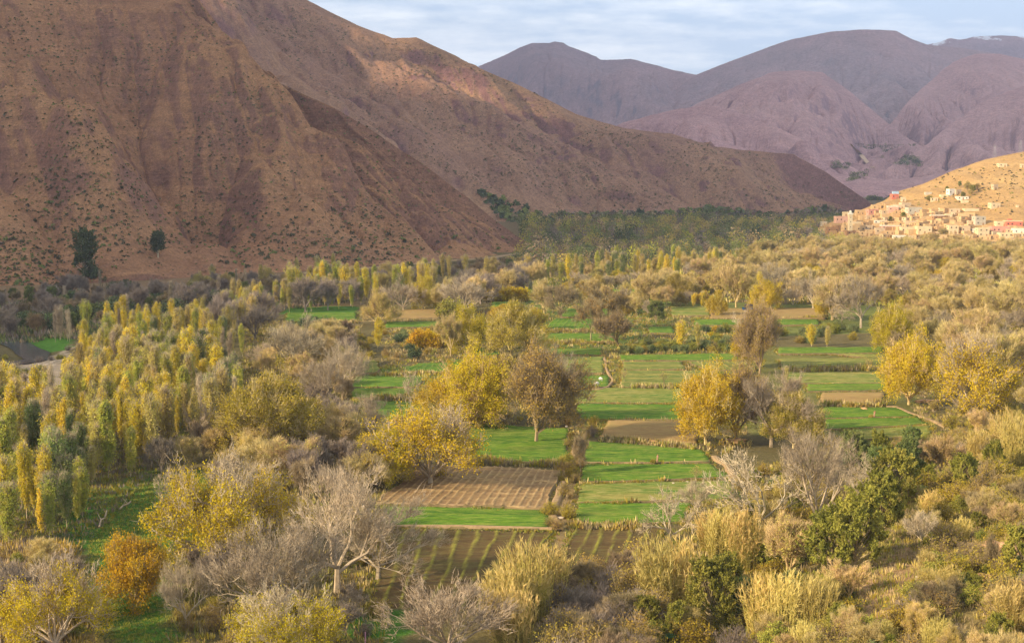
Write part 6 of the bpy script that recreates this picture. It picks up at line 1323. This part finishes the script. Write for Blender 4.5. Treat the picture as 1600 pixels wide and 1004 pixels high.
def heap(px, py, rad, label, lift):
    P = ground(px, py) + np.array([0, 0, lift]); rng = np.random.default_rng(int(px)); n = 260; d = rng.normal(size=(n, 3)); d /= np.linalg.norm(d, axis=1)[:, None]
    c = np.stack([d[:, 0] * rad, d[:, 1] * rad * .8, np.abs(d[:, 2]) * rad * .7 + .05], -1) * (rng.random(n) ** .4)[:, None]; V, F = leaves(c, .22, rng, 2.4); o = link('grass_bundle', mesh_data('grass_bundle', V, [F], [M['hay']]), None, P); tag(o, label, 'grass bundle')
heap(1021, 726, .7, 'yellow-green bundle of cut grass at the feet of the person between the green strips', .6)
heap(1361, 654, .65, 'yellow-green bundle of cut grass beside the person on the right-hand terrace', .45)
def sheep(P, rot, label):
    r = bpy.data.objects.new('sheep', None); COL.objects.link(r); r.location = P; r.rotation_euler = (0, 0, rot); r.scale = (1.25,) * 3; tag(r, label, 'sheep', 'sheep on the bright bank')
    V = [(0, 0, .62), (.32, 0, .62), (-.32, 0, .64), (.52, 0, .60), (.66, 0, .38), (.78, 0, .24)]; E = [(0, 1), (0, 2), (1, 3), (3, 4), (4, 5)]; Rr = [(.21, .24), (.19, .22), (.20, .22), .11, .09, .06]
    for sx, bx in ((1, .30), (1, -.34)):
        for sy in (-.12, .12):
            i = 1 if bx > 0 else 2; n = len(V); V += [(bx, sy, .38), (bx + (.0 if bx > 0 else -.05), sy, .2), (bx, sy, 0)]; E += [(i, n), (n, n + 1), (n + 1, n + 2)]; Rr += [.07, .04, .035]
    V.append((-.55, 0, .55)); E.append((2, len(V) - 1)); Rr.append(.04)
    skin_body('body', V, E, Rr, 'wool', r, 2); skin_body('face', [(.70, 0, .34), (.82, 0, .20)], [(0, 1)], [.085, .055], 'wool_dark', r, 1)
    for sy in (-1, 1): skin_body('ear', [(.64, sy * .07, .42), (.62, sy * .18, .40)], [(0, 1)], [.03, .02], 'wool_dark', r, 1)
sheep(ground(932, 607) + np.array([0, 0, .85]), 0.4, 'white sheep grazing on the path edge, the nearer of the two')
sheep(ground(939, 600) + np.array([0, 0, .95]), 2.3, 'white sheep on the bright green bank, the farther of the two')
# mud hut in the left trees
h = house(tuple(ground(352, 672)), 8, 5, 3.2, 'adobe', 0.1, 'low pinkish mud hut hidden between the poplar grove and the mustard walnut', group=None, name='mud_hut'); h['category'] = 'hut'
# dark blue cart / cover by the far fields
P = ground(1168, 487); r = bpy.data.objects.new('covered_cart', None); COL.objects.link(r); r.location = P + np.array([0, 0, .2]); r.rotation_euler = (0, 0, .25); tag(r, 'dark blue covered cart parked at the far edge of the right fields', 'cart')
boxes('cart_body', [(-1.9, 1.9, -1, 1, .7, 1.5), (-2.0, 2.0, -1.1, -1.0, .9, 1.7), (-2.0, 2.0, 1.0, 1.1, .9, 1.7)], [M['blue_paint']], r)
boxes('cover', [(-1.0, 1.9, -.98, .98, 1.5, 3.0)], [M['cloth_dark']], r)
for x in (-1.1, 1.1):
    for y in (-1.12, 1.12):
        bm = bmesh.new(); bmesh.ops.create_cone(bm, cap_ends=True, segments=16, radius1=.45, radius2=.45, depth=.2, matrix=Matrix.Translation((x, y, .45)) @ Matrix.Rotation(math.pi / 2, 4, 'X')); me = bpy.data.meshes.new('wheel'); bm.to_mesh(me); bm.free(); me.materials.append(M['cloth_dark']); link('wheel', me, r)
# boulders
M['boulder_pale'] = plain('boulder_pale', (0.50, 0.42, 0.32), 0.25, sc=1.5); M['boulder_orange'] = plain('boulder_orange', (0.50, 0.30, 0.15), 0.3, sc=1.0)
def boulder(P, s, mat, label, seed, sq=(1, 1, .7), group='boulders'):
    bm = bmesh.new(); bmesh.ops.create_icosphere(bm, subdivisions=4, radius=1); V = np.array([v.co[:] for v in bm.verts]); n = fbm(V[:, 0] * 1.3 + seed, V[:, 1] * 1.3 + V[:, 2] * 1.7, 4, seed); V = V * (1 + 0.28 * n)[:, None]
    V[:, 2] = np.where(V[:, 2] > .5, .5 + (V[:, 2] - .5) * .4, V[:, 2])
    for v, c in zip(bm.verts, V): v.co = (c[0] * s * sq[0], c[1] * s * sq[1], c[2] * s * sq[2])
    me = bpy.data.meshes.new('boulder'); bm.to_mesh(me); bm.free(); me.materials.append(M[mat]); tag(link('boulder', me, None, P), label, 'boulder', group)
for x, y, s, mt, lb, sq in [(1562, 872, 2.6, 'boulder_orange', 'big orange rock face behind the small slope tree', (1, 1, 1.1)), (1540, 905, 1.2, 'boulder_orange', 'low orange rock at the foot of the big orange rock face', (1.3, 1, .6)), (1578, 890, 1.0, 'boulder_pale', 'pale rock right of the low orange rock', (1, 1, .9)), (1583, 582, 2.2, 'boulder_orange', 'round orange boulder on the right bank above the green terrace', (1, 1, 1)),
   (1350, 640, .8, 'boulder_orange', 'orange rock on the right bank path', (1, 1, .7)), (1022, 692, .8, 'boulder_orange', 'tan rock above the upper bright green field', (1, 1, .9)), (1150, 690, 1.4, 'boulder_orange', 'sunlit orange rock right of the curving path', (1.6, 1, .6)), (1451, 628, 1.6, 'boulder_orange', 'flat ochre rock right of the golden terrace tree', (2, 1, .4)),
   (877, 810, .5, 'boulder_pale', 'white stone on the bushy strip between the fields', (1.2, .8, .5)), (1052, 756, .28, 'boulder_pale', 'small white stone under the bright green field', (1, 1, .7)), (1074, 754, .3, 'boulder_pale', 'white stone at the lower edge of the bright green field', (1, 1, .7)), (885, 667, .35, 'boulder_pale', 'white stone beside the small green field corner', (1, 1, .7)), (1037, 640, .3, 'boulder_pale', 'white stone lying in the broad green field', (1.5, 1, .5)),
   (1435, 905, .5, 'boulder_pale', 'pale stone on the bare slope', (1, 1, .7)), (1040, 655, .3, 'boulder_pale', 'tiny pale stone on the edge of the brown field', (1, 1, .6))]:
    boulder(ground(x, y) + np.array([0, 0, .2 if y > 600 else .4]), s, mt, lb, int(x), sq)
rg = random.Random(9)
pp = []
for k in range(46):
    x = rg.uniform(0, 105); y = 552 + rg.uniform(0, 38); pp.append((x, y, rg.uniform(.25, .8)))
rt = None
for x, y, s in pp:
    P = ground(x, y)
    if P[2] < -1.0: continue
    boulder(P, s, 'boulder_pale', 'rounded grey river cobble on the bank by the bend', int(x * 9 + y), (1, 1, .6), 'river cobbles on the bank')
# fallen timber on the meadow
def log(pts, r, label):
    P = [ground(*p) + np.array([0, 0, .35 + .4 * (i % 2)]) for i, p in enumerate(pts)]; o = P[0].copy(); sg = [(a - o, b - o, r, r * .8) for a, b in zip(P[:-1], P[1:])]
    for i, q in enumerate(P[1:-1]): sg.append((q - o, q - o + np.array([rr_.uniform(-1, 1), rr_.uniform(-.5, .5), 1.2]), r * .5, r * .2))
    V, F = tubes(sg, 6); tag(link('fallen_log', mesh_data('fallen_log', V, [F], [M['bark_pale']]), None, o), label, 'log')
log([(186, 799), (192, 796), (200, 790), (205, 789)], .16, 'grey fallen log on the meadow behind the poplars')
log([(155, 826), (158, 818), (164, 812), (167, 804)], .16, 'bent grey fallen branch, nearer than the other log on the meadow')
# small pink pole and green tarpaulin at the bottom edge
V, F = tubes([(np.array([0, 0, -.3]), np.array([0, 0, 1.7]), .07, .06), (np.array([0, 0, 1.7]), np.array([0, 0, 1.82]), .09, .02)], 10); M['pink_paint'] = plain('pink_paint', (0.60, 0.30, 0.42), .1)
tag(link('marker_post', mesh_data('marker_post', V, [F], [M['pink_paint']]), None, ground(571, 1008)), 'small pink marker post at the bottom edge below the walnuts', 'post')
n = 14; u, v_ = np.meshgrid(np.linspace(-2.2, 2.2, n), np.linspace(-.9, .9, n)); z = .5 + .12 * fbm(u, v_, 3, 4); Vt = np.stack([u, v_, z], -1).reshape(-1, 3); Vb = Vt.copy(); Vb[:, 2] -= .04; I = np.arange(n * n).reshape(n, n); top = np.stack([I[:-1, :-1], I[:-1, 1:], I[1:, 1:], I[1:, :-1]], -1).reshape(-1, 4)
M['tarp'] = plain('tarp', (0.03, 0.17, 0.05), .1, .5); tag(link('tarpaulin', mesh_data('tarpaulin', np.concatenate([Vt, Vb]), [top, top[:, ::-1] + n * n], [M['tarp']]), None, ground(1045, 998)), 'green tarpaulin lying in the bottom thicket', 'tarpaulin')

PV = scrub_pts(VT, [(1400, 300), (1480, 272), (1600, 240), (1600, 340), (1500, 325), (1420, 320)], 420, np.random.default_rng(31))
scrub_mesh('hill_scrub', 'sparse small scrub dotting the ochre village hill', PV, (0.7, 1.8), ['scrub', 'leaf_moss', 'scrub'], 8, 9)
# ------------------------------------------------------------------ labels for the planted trees: by the nearest landmark in view
LM = [(p[2], p[3], p[5], p[0]) for p in PLACED if p[5]]
LM += [(352, 655, 'the mud hut', None), (55, 565, 'the river bend', None), (195, 794, 'the grey fallen log', None), (160, 815, 'the bent fallen branch', None), (1328, 345, 'the minaret', None), (1490, 358, 'the tall cream front block', None), (1564, 360, 'the rose-red building', None), (1583, 575, 'the round orange boulder', None), (932, 603, 'the sheep', None), (1168, 480, 'the dark cart', None), (1562, 860, 'the orange rock face', None), (675, 536, 'the middle golden hedge', None), (790, 463, 'the far golden hedge', None)]
_O = ['', 'second ', 'third ', 'fourth ', 'fifth ', 'sixth ', 'seventh ', 'eighth ', 'ninth ', 'tenth ', 'eleventh ', 'twelfth ', 'thirteenth ', 'fourteenth ', 'fifteenth ', 'sixteenth ', 'seventeenth ', 'eighteenth ', 'nineteenth ']
for t_, u_ in (('twentieth', 'twenty'), ('thirtieth', 'thirty'), ('fortieth', 'forty'), ('fiftieth', 'fifty'), ('sixtieth', 'sixty'), ('seventieth', 'seventy')): _O += [t_ + ' '] + [f'{u_}-{x}' for x in ['first '] + _O[1:9]]
ORDN = [o_ + 'nearest' for o_ in _O]
buckets = {}
for rec in PLACED:
    root, kind, px, py, lab, short = rec[:6]
    if lab: continue
    best = min(range(len(LM)), key=lambda i: (LM[i][0] - px) ** 2 + 4 * (LM[i][1] - py) ** 2); dx = px - LM[best][0]; dy = py - LM[best][1]
    side = ('right of' if dx > 0 else 'left of') if abs(dx) > abs(dy) * 1.2 else ('above' if dy < 0 else 'below')
    buckets.setdefault((DESC[kind], side, best), []).append((dx * dx + dy * dy, root))
for (ds, side, b), lst in buckets.items():
    lst.sort(key=lambda t: t[0])
    for i, (_, root) in enumerate(lst):
        root['label'] = f"{ds} {side} {LM[b][2]}, " + (ORDN[i] + '' if i < len(ORDN) else 'farther out')
        if len(lst) == 1: root['label'] = f"{ds} {side} {LM[b][2]}"

# ------------------------------------------------------------------ the air between here and the far range
me = boxes('haze', [(-9300, 9300, -400, 13000, -30, 1180)], [M['steel']]); me.data.materials.clear()
m, nt, out = nodes('air'); pv = nt.nodes.new('ShaderNodeVolumePrincipled'); pv.inputs['Color'].default_value = (0.62, 0.71, 1.0, 1); pv.inputs['Density'].default_value = 6.5e-5; pv.inputs['Anisotropy'].default_value = 0.0
nt.links.new(pv.outputs[0], out.inputs['Volume']); me.data.materials.append(m); tag(me, 'faint blue air haze over the whole valley', kind='stuff')
